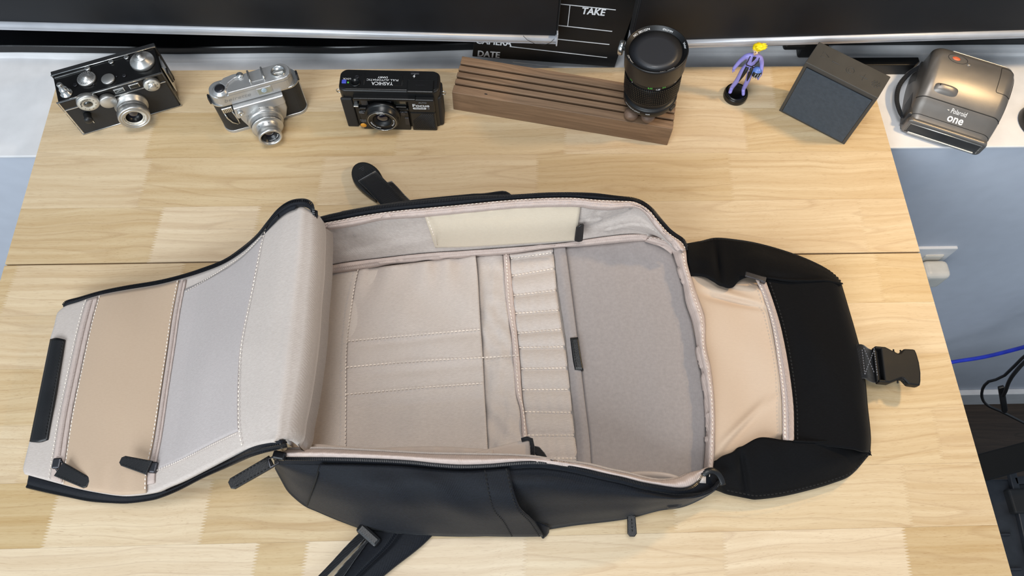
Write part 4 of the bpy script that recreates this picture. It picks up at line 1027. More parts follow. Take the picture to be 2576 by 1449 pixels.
MB().lathe([(0.0200, 0), (0.0200, 0.004), (0.0180, 0.0045), (0.0180, 0.010), (0.0174, 0.0103), (0.0176, 0.0108), (0.0180, 0.0112), (0.0182, 0.015), (0.0178, 0.0155), (0.0192, 0.0160, 1), (0.0192, 0.0225, 1), (0.0186, 0.0245), (0.0170, 0.0250), (0.0168, 0.0243), (0.0155, 0.0243), (0.0153, 0.0250), (0.0140, 0.0250), (0.0136, 0.0236), (0.0100, 0.0228)], 80, Ml, knurl=0.008).build('lens_barrel', M['satin'], A_, True)
MB().lathe([(0.0138, 0.0237), (0.0100, 0.0231), (0.0098, 0.0210)], 48, Ml).build('lens_ring', M['dial'], A_, True)
mb = MB(); ring_text(mb, 'COATED CINTAR', 0.0022, 0.0112, math.radians(200), Ml, z=0.0240, inward=False); ring_text(mb, 'f: 3.5  50MM', 0.0022, 0.0112, math.radians(330), Ml, z=0.0240); mb.build('lettering', M['ink'], A_, True)
MB().lathe([(0.0100, 0.0228), (0.0092, 0.0195), (0.0075, 0.0170), (0.0070, 0.0165)], 40, Ml).build('lens_mount', M['enamel'], A_, True)
MB().lathe([(0.0078, 0.0166), (0.006, 0.0180), (0.003, 0.0190), (0, 0.0193)], 32, Ml).build('lens_glass', M['lensglass'], A_, True)
Ms_ = front(0.0460, 0.0543, -0.001)
MB().lathe([(0.0098, 0), (0.0098, 0.0042, 1), (0.0094, 0.0050), (0.0046, 0.0050), (0.0044, 0.0092, 1), (0.0038, 0.0098), (0, 0.0098)], 64, Ms_, knurl=0.02).build('shutter_dial', M['satin'], A_, True)
MB().lathe([(0.0090, 0.0049), (0.0090, 0.0054), (0.0047, 0.0054)], 48, Ms_).build('dial_face', M['dial'], A_, True)
mb = MB()
for k, s in enumerate(('300', '100', '50', '25', '10', 'B')): ring_text(mb, s, 0.0021, 0.0068, math.radians(110 - 52 * k), Ms_, z=0.0056)
mb.build('lettering', M['ink'], A_, True)
for x, z in ((0.0077, 0.0568), (0.0263, 0.0572)):
    f_ = MB(); f_.prism([(-.0062, -.0033), (.0062, -.0033), (.0062, .0033), (-.0062, .0033)], 0, 0.0016, 0.0004, front(x, z)); fr_ = f_.build('viewfinder_frame', M['chrome'], A_, True)
    MB().box((0, 0, 0.0016), (0.0102, 0.0046, 0.0006), 0.0001, front(x, z)).build('viewfinder_window', M['finderglass'], A_, True)
MB().lathe([(0.0046, 0), (0.0046, 0.003), (0.0040, 0.0045), (0.0052, 0.009), (0.0044, 0.0118), (0.002, 0.0128), (0, 0.013)], 32, front(-0.0428, 0.0330, 0)).build('cocking_lever', M['black'], A_, True)
MB().box((0, -0.009, 0.0008), (0.0012, 0.012, 0.0010), 0.0003, front(-0.0425, 0.031, 0)).build('lever_slot', M['chrome'], A_, True)
MB().lathe([(0.0017, 0), (0.0017, 0.001), (0.0011, 0.0016), (0, 0.0014)], 14, front(-0.0238, 0.0452, 0)).build('screw', M['redorange'], A_, True)

# --- B: silver camera
BM = T(-0.2898, 0.606, 0) @ RZ(math.radians(19.2))
B_ = thing('viewfinder_camera', 'small silver camera with rounded ends and black leather sides, second from the left', 'camera', BM, 'vintage cameras')
M['silver'] = plastic('silver_paint', (190, 190, 190), 0.34, 0.7, bump=0.12, scale=2200, vary=0.03)
def body_outline(e=0.0, r=0.013, d=0.030): return rrect(-0.0545 - e, -e, 0.0545 + e, d + e, r + e, 7)
MB().prism(body_outline(0), 0.004, 0.0545).build('leather_body', M['leatherette'], B_, True)
MB().prism(body_outline(0.0008), 0.0, 0.0045, 0.0008).build('base_plate', M['silver'], B_, True)
MB().prism(body_outline(0.0012), 0.0535, 0.0556, 0.0008).build('top_plate_rim', M['chrome'], B_, True)
MB().prism(rrect(-0.0520, -0.0012, 0.0500, 0.0260, 0.0125, 7), 0.0550, 0.0705, 0.0022, seg=3).build('top_plate', M['silver'], B_, True)
MB().prism([(-0.030, -0.0016), (0.0390, -0.0016), (0.0440, 0.0000), (0.0478, 0.0040), (0.0492, 0.0100), (0.0482, 0.0160), (0.0450, 0.0205), (0.0400, 0.0232), (0.020, 0.0235), (-0.016, 0.0215), (-0.030, 0.012)], 0.0700, 0.0742, 0.0010, seg=2).build('top_step', M['silver'], B_, True)
Mfp = T(0, 0.0, 0) @ FRONT
prof = [(-0.0315, 0.0500), (0.0300, 0.0500), (0.0305, 0.0370), (0.0260, 0.0350)]
MB().prism([(-0.0315, 0.0325), (0.0285, 0.0365), (0.0310, 0.0395), (0.0305, 0.0520), (-0.0315, 0.0520), (-0.0330, 0.036)], -0.004, 0.0085, 0.0018, Mfp, seg=2).build('shutter_housing', M['silver'], B_, True)
MB().prism([(-0.0300, 0.045), (-0.0290, 0.0250), (-0.0240, 0.0080), (-0.0150, 0.0012), (0.0150, 0.0012), (0.0245, 0.0085), (0.0300, 0.0250), (0.0305, 0.045)], -0.004, 0.0060, 0.0025, Mfp, seg=3).build('front_plate', M['silver'], B_, True)
Mq = front(-0.0010, 0.0215, 0)
MB().lathe([(0.0222, 0.004), (0.0222, 0.0150), (0.0216, 0.0158), (0.0205, 0.0160), (0.0203, 0.0165), (0.0200, 0.0240), (0.0196, 0.0250), (0.0160, 0.0252), (0.0150, 0.0255), (0.0150, 0.0330), (0.0140, 0.0345), (0.0148, 0.0350), (0.0148, 0.0405), (0.0140, 0.0418), (0.0125, 0.0420), (0.0118, 0.0405), (0.0112, 0.0380)], 88, Mq).build('lens_barrel', M['satin'], B_, True)
MB().lathe([(0.0113, 0.0385), (0.0100, 0.0365), (0.0085, 0.0345), (0.0068, 0.0330)], 48, Mq).build('lens_mount', M['enamel'], B_, True)
MB().lathe([(0.0072, 0.0331), (0.005, 0.0345), (0.002, 0.0351), (0, 0.0352)], 32, Mq).build('lens_glass', M['lensglass'], B_, True)
mb = MB(); ring_text(mb, 'LUDWIG  1465428', 0.0021, 0.0098, math.radians(300), Mq, z=0.0372, inward=True, bold=0.012); mb.build('lettering', M['whiteink'], B_, True)
mb = MB()
def barrel_text(s, size, R, z0, a0):
    def f(x, y, _):
        a = a0 - x / R
        return ((R + 0.0001) * math.cos(a), (R + 0.0001) * math.sin(a), z0 - y)
    mb.text(s, size, Mq, 0.01, mapf=f)
for k, s in enumerate(('22', '16', '11', '8', '5.6', '4', '2.9')): barrel_text(s, 0.0025, 0.02215, 0.0105, math.radians(165 - 24 * k))
for k, s in enumerate(('1', '1.5', '2', '3', '4', '6', '10', '30')): barrel_text(s, 0.0024, 0.0200, 0.0205, math.radians(160 - 18 * k))
for k, s in enumerate(('B', '30', '60', '125')): barrel_text(s, 0.0025, 0.0150, 0.0292, math.radians(125 - 26 * k))
mb.build('lettering', M['ink'], B_, True)
mb = MB()
for k in range(60):
    a = math.radians(20 + k * 2.4); mb.box((0, 0, 0), (0.0003, 0.0002, 0.0018 if k % 5 else 0.003), 0, Mq @ T(0.02005 * math.cos(a), 0.02005 * math.sin(a), 0.0232) @ RZ(a - math.pi / 2))
mb.build('scale_marks', M['ink'], B_, True, kind='stuff')
f_ = MB().prism(rrect(-0.0095, -0.0058, 0.0095, 0.0058, 0.0012, 3), 0, 0.0012, 0.0004, front(0.0120, 0.0620, -0.0008)); f_.build('finder_frame', M['silver'], B_, True)
MB().box((0, 0, 0.0010), (0.0165, 0.0092, 0.0008), 0.0003, front(0.0120, 0.0620, -0.0008)).build('finder_window', M['finderlight'], B_, True)
MB().lathe(dome(0.0036, 0.0012), 24, front(0.0115, 0.0632, -0.002)).build('finder_lens', M['paleglass'], B_, True)
mb = MB(); mb.text('beirette', 0.0080, T(-0.0215, -0.0014, 0.0618) @ FRONT, -0.012, mapf=lambda x, y, z: (x * 1.3 + 0.35 * y, y, z)); mb.build('lettering', M['inkgrey'], B_, True)
MB().lathe([(0.0104, 0), (0.0100, 0.0030), (0.0078, 0.0034), (0.0076, 0.0050), (0.0064, 0.0054), (0, 0.0052)], 48, T(-0.0375, 0.0080, 0.0700)).build('advance_lever_hub', M['silver'], B_, True)
MB().lathe([(0.0064, 0.0053), (0.0060, 0.0062), (0.003, 0.0066), (0, 0.0067)], 40, T(-0.0375, 0.0080, 0.0700)).build('hub_cap', M['gunmetal'], B_, True)
mb = MB().prism([(-0.036, 0.0165), (-0.030, 0.0070), (-0.026, 0.0120), (-0.018, 0.0165), (-0.010, 0.0180), (-0.0085, 0.0225), (-0.018, 0.0235), (-0.030, 0.0215)], 0.0735, 0.0765, 0.0008); mb.build('advance_lever', M['silver'], B_, True)
MB().lathe([(0.0045, 0), (0.0045, 0.0025), (0.0036, 0.0038), (0, 0.0042)], 24, T(-0.0105, 0.0195, 0.0738)).build('release_button', M['chrome'], B_, True)
for x in (-0.0003, 0.0165):
    MB().tube([(x, 0.0040, 0.0745), (x, 0.0048, 0.0772), (x, 0.0070, 0.0780), (x, 0.0190, 0.0780), (x, 0.0212, 0.0772), (x, 0.0220, 0.0745)], 0.0013, 8).build('shoe_rail', M['chrome'], B_, True)
MB().box((0.008, 0.013, 0.0746), (0.016, 0.016, 0.0008), 0.0002).build('shoe_plate', M['silver'], B_, True)
MB().lathe([(0.0092, 0), (0.0092, 0.0018), (0.0086, 0.0024), (0.0078, 0.0024), (0.0076, 0.0008), (0, 0.0008)], 48, T(0.0350, 0.0100, 0.0740)).build('rewind_knob', M['chrome'], B_, True)
MB().box((0.0350, 0.0100, 0.0752), (0.0120, 0.0042, 0.0012), 0.0005, ).build('rewind_crank', M['satin'], B_, True)
mb = MB().box((0.0545, 0.012, 0.030), (0.0018, 0.0055, 0.052), 0.0007, ); mb.build('side_trim', M['silver'], B_, True)
MB().box((0.0552, 0.012, 0.058), (0.0026, 0.009, 0.010), 0.001).build('strap_lug', M['gunmetal'], B_, True)
MB().box((-0.0552, 0.012, 0.058), (0.0026, 0.009, 0.010), 0.001).build('strap_lug', M['gunmetal'], B_, True)
MB().prism([(-0.0062, -0.0040), (0.0062, -0.0040), (0.0062, 0.0045), (-0.0062, 0.0045)], 0, 0.0035, 0.0008, front(-0.0395, 0.0470, 0)).build('release_slide', M['chrome'], B_, True)
mb = MB()
for k in range(5): mb.box((-0.0040 + 0.002 * k, 0, 0.0037), (0.0006, 0.0055, 0.0006), 0, front(-0.0395, 0.0470, 0))
mb.build('slide_ribs', M['ink'], B_, True, kind='stuff')
MB().tube([tuple(front(-0.0395, 0.0440, -0.0015) @ Vector(p)) for p in [(-0.0055, -0.001, 0), (-0.0048, -0.012, 0), (-0.0015, -0.022, 0), (0.0035, -0.0275, 0), (0.0060, -0.027, 0), (0.0062, -0.020, 0), (0.0052, -0.010, 0), (0.0040, -0.001, 0)]], 0.0010, 8, True).build('release_lever', M['chrome'], B_, True)
MB().lathe([(0.0036, 0), (0.0036, 0.0035), (0.0030, 0.0042), (0.0018, 0.0042), (0.0016, 0.0030), (0, 0.0030)], 24, front(-0.0260, 0.0440, -0.008)).build('flash_socket', M['chrome'], B_, True)

# --- C: black compact camera
CM = T(-0.1235, 0.5993, 0) @ RZ(math.radians(-2.1))
C_ = thing('compact_camera', 'black plastic compact camera with an orange button, between the silver camera and the walnut block', 'camera', CM, 'vintage cameras')
HC = 0.0700
M['grip'] = plastic('ribbed_black', (25, 25, 27), 0.6, bump=0.5, scale=1500)
oc = rrect(-0.0620, HC * 0 + 0.0008, 0.0620, HC, 0.0100, 6)
MB().prism(rrect(-0.0622, 0.0, 0.0622, 0.0330, 0.0085, 6), 0.0, HC, 0.0022, seg=3, only_top=False).build('body', M['black'], C_, True)
MB().prism(rrect(-0.0605, 0.0012, 0.0605, 0.0320, 0.0080, 6), HC - 0.001, HC + 0.0012, 0.0010).build('top_cover', M['enamel'], C_, True)
MB().box((-0.006, -0.0028, 0.0605), (0.098 - 0.02, 0.0075, 0.0045), 0.0012).build('top_ridge', M['enamel'], C_, True)
MB().box((-0.0545, -0.001, 0.0290), (0.0145, 0.0040, 0.0560), 0.0015).build('left_grip', M['grip'], C_, True)
MB().box((-0.010, -0.0028, 0.0185), (0.062, 0.0062, 0.0370), 0.0015).build('lens_panel', M['black'], C_, True)
MB().box((-0.010, -0.0022, 0.0405), (0.064, 0.0060, 0.0036), 0.0010).build('lower_ridge', M['enamel'], C_, True)
MB().box((-0.0095, -0.0006, 0.0500), (0.061, 0.0022, 0.0150), 0.0006).build('window_strip', M['blackgloss'], C_, True)
MB().box((-0.0325, -0.0020, 0.0500), (0.0085, 0.0014, 0.0088), 0.0003).build('autofocus_window', M['filterglass'], C_, True)
MB().box((-0.0030, -0.0020, 0.0500), (0.0085, 0.0014, 0.0088), 0.0003).build('autofocus_window', M['filterglass'], C_, True)
MB().box((0.0120, -0.0020, 0.0515), (0.0150, 0.0014, 0.0085), 0.0003).build('finder_window', M['finderglass'], C_, True)
MB().box((0.0120, -0.0036, 0.0455), (0.0160, 0.0040, 0.0024), 0.0008).build('finder_sill', M['enamel'], C_, True)
MB().box((0.0390, -0.0030, 0.0500), (0.0330, 0.0070, 0.0235), 0.0014).build('flash_housing', M['black'], C_, True)
MB().box((0.0390, 0.0070, HC + 0.0015), (0.0330, 0.0190, 0.0030), 0.0012).build('flash_head', M['enamel'], C_, True)
MB().box((0.0395, -0.0030, 0.0185), (0.0320, 0.0060, 0.0365), 0.0014).build('battery_door', M['black'], C_, True)
mb = MB()
for k in range(22):
    t = k / 21; x0_ = -0.0135 + 0.054 * t - 0.0135; c0 = (x0_, -0.0155); c1 = (x0_ + 0.027, 0.0155)
    lo, hi = -0.0135, 0.0135
    def clip(p, q):
        (xa, ya), (xb, yb) = p, q
        def at(x): return (x, ya + (yb - ya) * (x - xa) / (xb - xa))
        if xb < lo or xa > hi: return None
        if xa < lo: xa, ya = at(lo)
        if xb > hi: xb, yb = at(hi)
        return (xa, ya), (xb, yb)
    cp = clip(c0, c1)
    if cp: mb.tube([tuple(front(0.0395, 0.0190, -0.0060) @ Vector((*cp[0], 0))), tuple(front(0.0395, 0.0190, -0.0060) @ Vector((*cp[1], 0)))], 0.0007, 6)
mb.build('grip_ribs', M['grip'], C_, True, kind='stuff')
MB().prism(rrect(0.0560, 0.002, 0.0640, 0.0290, 0.0038, 5), 0.002, 0.056, 0.0016).build('right_grip', M['grip'], C_, True)
ML = front(-0.0115, 0.0335, -0.004)
MB().lathe([(0.0225, 0), (0.0222, 0.0050), (0.0212, 0.0062), (0.0206, 0.0066), (0.0202, 0.0130), (0.0194, 0.0142), (0.0188, 0.0144), (0.0180, 0.0132), (0.0120, 0.0126)], 80, ML).build('lens_barrel', M['enamel'], C_, True)
MB().lathe([(0.0181, 0.0141), (0.0181, 0.0146), (0.0176, 0.0146), (0.0176, 0.0141)], 72, ML).build('lens_trim_ring', M['chrome'], C_, True)
MB().lathe([(0.0120, 0.0128), (0.0112, 0.0105), (0.0090, 0.0085), (0.0086, 0.0082)], 48, ML).build('lens_mount', M['black'], C_, True)
MB().lathe([(0.0090, 0.0083), (0.006, 0.0098), (0.003, 0.0104), (0, 0.0106)], 40, ML).build('lens_glass', M['lensglass'], C_, True)
mb = MB(); ring_text(mb, 'YASHICA LENS', 0.0026, 0.0148, math.radians(222), ML, z=0.0136, inward=True, bold=0.02, wide=1.05); ring_text(mb, '38mm 1:2.8', 0.0026, 0.0148, math.radians(345), ML, z=0.0136, inward=True, bold=0.02, wide=1.05); ring_text(mb, 'IIIIIIIIIIIIIIIIII', 0.0022, 0.0148, math.radians(90), ML, z=0.0136); mb.build('lettering', M['whiteink'], C_, True)
MB().lathe([(0.0050, 0), (0.0050, 0.001), (0.0045, 0.002)], 28, front(-0.0400, 0.0085, -0.004)).build('button_well', M['enamel'], C_, True)
MB().lathe([(0.0042, 0.0005), (0.0040, 0.0022), (0.003, 0.0028), (0, 0.0030)], 28, front(-0.0400, 0.0085, -0.004)).build('focus_lock_button', M['orange'], C_, True)
MB().box((-0.0435, -0.0015, 0.0520), (0.0060, 0.0030, 0.0130), 0.001).build('timer_switch', M['enamel'], C_, True)
MB().box((-0.0430, -0.0050, 0.0480), (0.0065, 0.0050, 0.0018), 0.0007).build('timer_lever', M['chrome'], C_, True)
MB().lathe([(0.0036, 0), (0.0036, 0.0010), (0.0028, 0.0012), (0, 0.0004)], 24, front(0.0140, 0.0345, -0.0055)).build('meter_cell', M['gunmetal'], C_, True)
MB().box((0.0180, -0.0062, 0.0195), (0.0055, 0.0010, 0.0140), 0.0004).build('film_speed_window', M['gunmetal'], C_, True)
mb = MB(); side_text(mb, 'AUTO', 0.0036, 0.0410, -0.0066, 0.0572); mb.build('lettering', M['greyink'], C_, True)
mb = MB(); side_text(mb, 'Focus', 0.0074, 0.0385, -0.0066, 0.0516, 0.035, 1.25); mb.build('lettering', M['whiteink'], C_, True)
MB().prism(rrect(-0.0085, -0.0016, 0.0085, 0.0016, 0.0015, 3), 0, 0.0002, 0, front(0.0365, 0.0462, -0.0065)).build('logo_plate', M['whiteink'], C_, True)
mb = MB(); side_text(mb, 'MOTOR', 0.0027, 0.0365, -0.00675, 0.0462, 0.03, 1.3); mb.build('lettering', M['ink'], C_, True)
mb = MB(); side_text(mb, '-D', 0.0030, 0.0475, -0.0066, 0.0462, 0.03); mb.build('lettering', M['greyink'], C_, True)
mb = MB(); side_text(mb, 'SELF', 0.0024, -0.0392, -0.0061, 0.0365); side_text(mb, 'TIMER', 0.0024, -0.0385, -0.0061, 0.0340); mb.build('lettering', M['greyink'], C_, True)
mb = MB(); side_text(mb, 'FOCUS', 0.0024, -0.0390, -0.0061, 0.0195); side_text(mb, 'LOCK', 0.0024, -0.0385, -0.0061, 0.0168); mb.build('lettering', M['greyink'], C_, True)
mb = MB(); RT = lambda x, y: T(x, y, HC + 0.00125) @ RZ(math.pi)
mb.text('YASHICA', 0.0072, RT(-0.0085, 0.0110), 0.012, squash=0.9); mb.text('FULL AUTOMATIC', 0.0040, RT(-0.0085, 0.0165), 0.015, squash=1.2); mb.text('DIARY', 0.0038, RT(-0.0085, 0.0205), 0.015, squash=1.15); mb.text('LOCK', 0.0034, RT(-0.0525, 0.0170), 0.01, squash=1.1)
mb.build('lettering', M['whiteink'], C_, True)
mb = MB(); mb.prism([(0, 0), (0.0016, 0.0032), (0.0004, 0.0030), (0.0012, 0.0058), (-0.0016, 0.0024), (-0.0002, 0.0026)], 0, 0.0002, 0, T(0.0300, 0.0205, HC + 0.0012)); mb.build('flash_symbol', M['whiteink'], C_, True)
mb = MB(); mb.text('YASHICA', 0.0028, RT(0.0390, 0.008) @ T(0, 0, 0.0020), 0.0); mb.build('lettering', M['gunmetal'], C_, True)
mb = MB()
for p, q in (((-0.031, 0.0275), (-0.031, 0.0080)), ((-0.031, 0.0080), (0.016, 0.0080)), ((0.016, 0.0080), (0.016, 0.0275))): mb.tube([(p[0], p[1], HC + 0.0012), (q[0], q[1], HC + 0.0012)], 0.0003, 5)
mb.build('date_back_panel_line', M['black'], C_, True, kind='stuff')
MB().lathe([(0.0062, 0), (0.0062, 0.0012), (0.0050, 0.0020), (0.0046, 0.0008), (0, 0.0012)], 32, T(-0.0415, 0.0110, HC + 0.001)).build('shutter_button', M['blackgloss'], C_, True)
MB().lathe([(0.0030, 0), (0.0030, 0.0010), (0.0020, 0.0006), (0, 0.0006)], 20, T(-0.0405, 0.0205, HC + 0.001)).build('charge_lamp', M['gunmetal'], C_, True)
MB().box((-0.0555, 0.0122, HC + 0.0016), (0.0056, 0.0050, 0.0022), 0.0005).build('lock_slider', M['blue'], C_, True)
MB().box((-0.0505, 0.0112, HC + 0.0014), (0.0020, 0.0020, 0.0010), 0.0003).build('lock_mark', M['greenink'], C_, True)
MB().box((0.0310, 0.0290, HC + 0.0006), (0.0110, 0.0050, 0.0020), 0.0006).build('frame_window', M['gunmetal'], C_, True)
for sx in (-1, 1):
    MB().tube([(sx * (0.0660 + 0.0030 * math.cos(t)), 0.0140, 0.0520 + 0.0030 * math.sin(t)) for t in np.linspace(0, 2 * math.pi, 16, endpoint=False)], 0.0007, 6, True).build('strap_ring', M['chrome'], C_, True)

# ------------------------------------------------------------------ walnut block, lens, slate
an = math.atan2(-0.0612, 0.2805)
DM = T(*((P(1137, 232, .035) + P(1693, 325, .035)) / 2 * np.array([1, 1, 0]))) @ RZ(an)
D_ = thing('slotted_wood_block', 'long walnut block with four slots along its top, under the upright lens', 'wood block', DM)
prof = [(0, 0), (0, .035)]
ys = [0.0145, 0.0255, 0.0365, 0.0475]
for y in ys: prof += [(y - .0022, .0352), (y - .0008, .0225), (y + .0024, .0225), (y + .0012, .0352)]
prof += [(.0610, .0352), (.0610, 0)]
LBk = 0.2871
mb = MB(); n = len(prof)
vs = [(-LBk / 2, y, z) for y, z in prof] + [(LBk / 2, y, z) for y, z in prof]
b = bmesh.new(); bv = [b.verts.new(v) for v in vs]
for i in range(n): b.faces.new((bv[i], bv[(i + 1) % n], bv[n + (i + 1) % n], bv[n + i]))
b.faces.new(bv[:n][::-1]); b.faces.new(bv[n:])
mb.bm(b)
blk = mb.build('block', M['walnut'], D_, True)
md = blk.modifiers.new('soft_edges', 'BEVEL'); md.width = 0.0006; md.segments = 2; md.limit_method = 'ANGLE'
MB().lathe([(0.0011, 0), (0.0009, 0.00012), (0, 0.00014)], 10, T(-0.100, 0.0060, 0.0350) @ Matrix.Scale(2.4, 4, (1, 0, 0))).build('knot', M['ink'], D_, True)

def pt(x, y, z): return Vector((x, y, z))
base, topc = pt(0.2036, 0.5985, 0.0475), pt(0.1950, 0.6010, 0.1405)
LM = frame(base, (1, -0.1, 0.09), topc - base); LL = (topc - base).length
E_ = thing('camera_lens', 'large black zoom camera lens standing upright on the walnut block', 'lens', LM)
M['lensblack'] = plastic('lens_barrel_black', (20, 20, 21), 0.38, 0.0, bump=0.15, scale=1600)
MB().lathe([(0.0250, 0), (0.0250, 0.0040, 1), (0.0250, 0.0080, 1), (0.0290, 0.0085), (0.0318, 0.0090), (0.0330, 0.0110), (0.0330, 0.0185), (0.0318, 0.0200), (0.0300, 0.0205), (0.0296, 0.0215), (0.0296, 0.0305)], 96, knurl=0.02).build('mount_end', M['lensblack'], E_, True)
mb = MB(); NS, NR = 84, 9
vs = []; fs = []
for i in range(NR + 1):
    for k in range(NS):
        a = 2 * math.pi * k / NS; vs.append((0.0318 * math.cos(a), 0.0318 * math.sin(a), 0.0300 + 0.0270 * i / NR))
mb.lathe([(0.0305, 0.0300), (0.0318, 0.0303), (0.0322, 0.0440), (0.0326, 0.0572), (0.0312, 0.0578)], 96); mb.build('grip_ring', M['lensblack'], E_, True)
mb = MB()
for i in range(NR):
    for k in range(NS):
        a = 2 * math.pi * k / NS; z = 0.0318 + 0.0252 * i / (NR - 1)
        mb.box((0.0330 + 0.0004 * i / NR, 0, z), (0.0018, 0.0017, 0.0020), 0.0, RZ(a))
mb.build('grip_studs', M['lensblack'], E_, True, kind='stuff')
MB().lathe([(0.0322, 0.0575), (0.0332, 0.0582), (0.0332, 0.0650), (0.0326, 0.0656), (0.0322, 0.0660)], 96).build('distance_ring', M['lensblack'], E_, True)
RO = 0.0368
MB().lathe([(0.0330, 0.0655), (0.0352, 0.0660), (0.0358, 0.0675), (RO - 0.0003, LL - 0.004), (RO, LL - 0.0015), (RO - 0.0005, LL), (RO - 0.0016, LL - 0.0004), (RO - 0.0020, LL - 0.0026), (0.0318, LL - 0.0036), (0.0314, LL - 0.0060)], 110).build('front_barrel', M['lensblack'], E_, True)
MB().lathe([(0.0317, LL - 0.0044), (0.020, LL - 0.0043), (0.010, LL - 0.0043), (0, LL - 0.0043)], 64).build('front_glass', M['filterglass'], E_, True)
for s, a, inw in (('NO. 28212274', 122, False), ('\u00d862MM', 66, False), ('Vivitar', 12, False), ('90mm  1:2.5', 292, False), ('MACRO', 205, False)):
    def f(x, y, _, a0=math.radians(a)):
        R_ = 0.0320; aa = a0 - x * 1.05 / R_; r = R_ + y; return (r * math.cos(aa), r * math.sin(aa), LL - 0.0036 + (r - 0.0318) / 0.0030 * 0.0010 + 0.0001)
    mb = MB(); mb.text(s, 0.0034, None, 0.006, mapf=lambda x, y, z, f=f: f(x, y + 0.0014, z))
    mb.build('lettering', M['whiteink'], E_, True)
def lens_side(mb, s, size, R, z, adeg, bold=0.02):
    def f(x, y, _):
        a = math.radians(adeg) + x / R
        return ((R + 0.0002) * math.cos(a), (R + 0.0002) * math.sin(a), z + y)
    mb.text(s, size, None, bold, mapf=f)
for s_, a_ in (('0.5', 216), ('0.35', 262), ('0.4', 290)):
    mb = MB(); lens_side(mb, s_, 0.0032, 0.0332, 0.0625, a_); mb.build('lettering', M['greenink'], E_, True)
for s_, h_, r_, z_, a_ in (('1', .0032, .0332, .0600, 220), ('1.25', .0032, .0332, .0605, 278), ('1.5', .0030, .0332, .0625, 318), ('LENS MADE IN JAPAN', .0026, .0330, .0150, 225), ('N/AI', .0026, .0330, .0150, 264)):
    mb = MB(); lens_side(mb, s_, h_, r_, z_, a_); mb.build('lettering', M['whiteink'], E_, True)
mb = MB(); mb.box((0.0325, 0, 0.012), (0.005, 0.010, 0.006), 0.0015, RZ(math.radians(325))); mb.build('aperture_lug', M['lensblack'], E_, True)
mb = MB(); Mk_ = RZ(math.radians(165)) @ T(0.0285, 0, 0.0830) @ RY(math.pi / 2)
mb.lathe([(0.003, 0), (0.003, 0.010), (0.0085, 0.0102), (0.0088, 0.0115), (0.0088, 0.0145), (0.0080, 0.0155), (0.0070, 0.0155), (0.0066, 0.0145), (0, 0.0145)], 36, Mk_); mb.build('clamp_knob', M['chrome'], E_, True)

M['brownwood'] = wood('brown_wood_ball', (128, 98, 76), (106, 79, 60), (70, 50, 36), gx=20, gy=120, rough=0.5, per=0.1, ring=0.2, fleck=0.2)
for i, (px, py, lab) in enumerate([(1588, 287, 'brown wooden ball under the lens, the left of the pair in front'), (1630, 293, 'brown wooden ball under the lens, the right of the pair in front'), (1668, 268, 'brown wooden ball under the lens, hidden at its right side')]):
    p = P(px, py, .042)
    mb = MB().lathe([(0.0, -0.007)] + [(0.0092 * math.cos(t), 0.0068 * math.sin(t)) for t in np.linspace(-1.3, 1.3, 12)] + [(0.0, 0.007)], 28, T(p[0], p[1], 0.0424))
    o = mb.build('wooden_ball', M['brownwood']); tag(o, lab, 'ball', 'wooden balls under the lens')

# film slate
M['slateblack'] = plastic('slate_black', (13, 14, 16), 0.5, bump=0.1, scale=900)
sl = RY(math.radians(6.2)) 
FM = T(0.178, 0.7115, -0.0160) @ RX(math.radians(-3)) @ sl
F_ = thing('film_slate', 'black film slate with white lines and words, standing behind the walnut block', 'clapperboard', FM)
MB().box((-0.1005, 0, 0.11), (0.201, 0.004, 0.22), 0.0008).build('slate_board', M['slateblack'], F_, True)
FI = (FM).inverted()
def sp(px, py):
    d = CAM_R @ np.array([(px - 1288) / FPX, (py - 724.5) / FPX, 1.0]); o = FI @ Vector((0, 0, CAM_H)); dd = FI.to_3x3() @ Vector(d); t = (-0.0022 - o.y) / dd.y; q = o + dd * t; return q.x, q.z
def sline(p, q, w=0.0010):
    (xa, za), (xb, zb) = sp(*p), sp(*q); L_ = math.hypot(xb - xa, zb - za); mb = MB().box((0, 0, 0), (L_, 0.0004, w), 0, T((xa + xb) / 2, -0.0022, (za + zb) / 2) @ RY(-math.atan2(zb - za, xb - xa))); mb.build('ruled_line', M['whiteink'], F_, True)
sline((1360, 5), (1549, 25)); sline((1360, 59), (1540, 79)); sline((1350, 93), (1533, 112)); sline((1282, 117), (1527, 145)); sline((1434, 13), (1428, 66), 0.0010)
sline((1290, 156), (1480, 178))
def stxt(s, px, py, size, sq=1.0):
    x, z = sp(px, py); mb = MB(); mb.text(s, size, T(x, -0.0023, z) @ FRONT, 0.03, squash=sq); mb.build('lettering', M['whiteink'], F_, True)
stxt('TAKE', 1493, 30, 0.0150, 0.85); stxt('CAMERA', 1242, 106, 0.0150, 0.82); stxt('DATE', 1229, 137, 0.0150, 0.82)

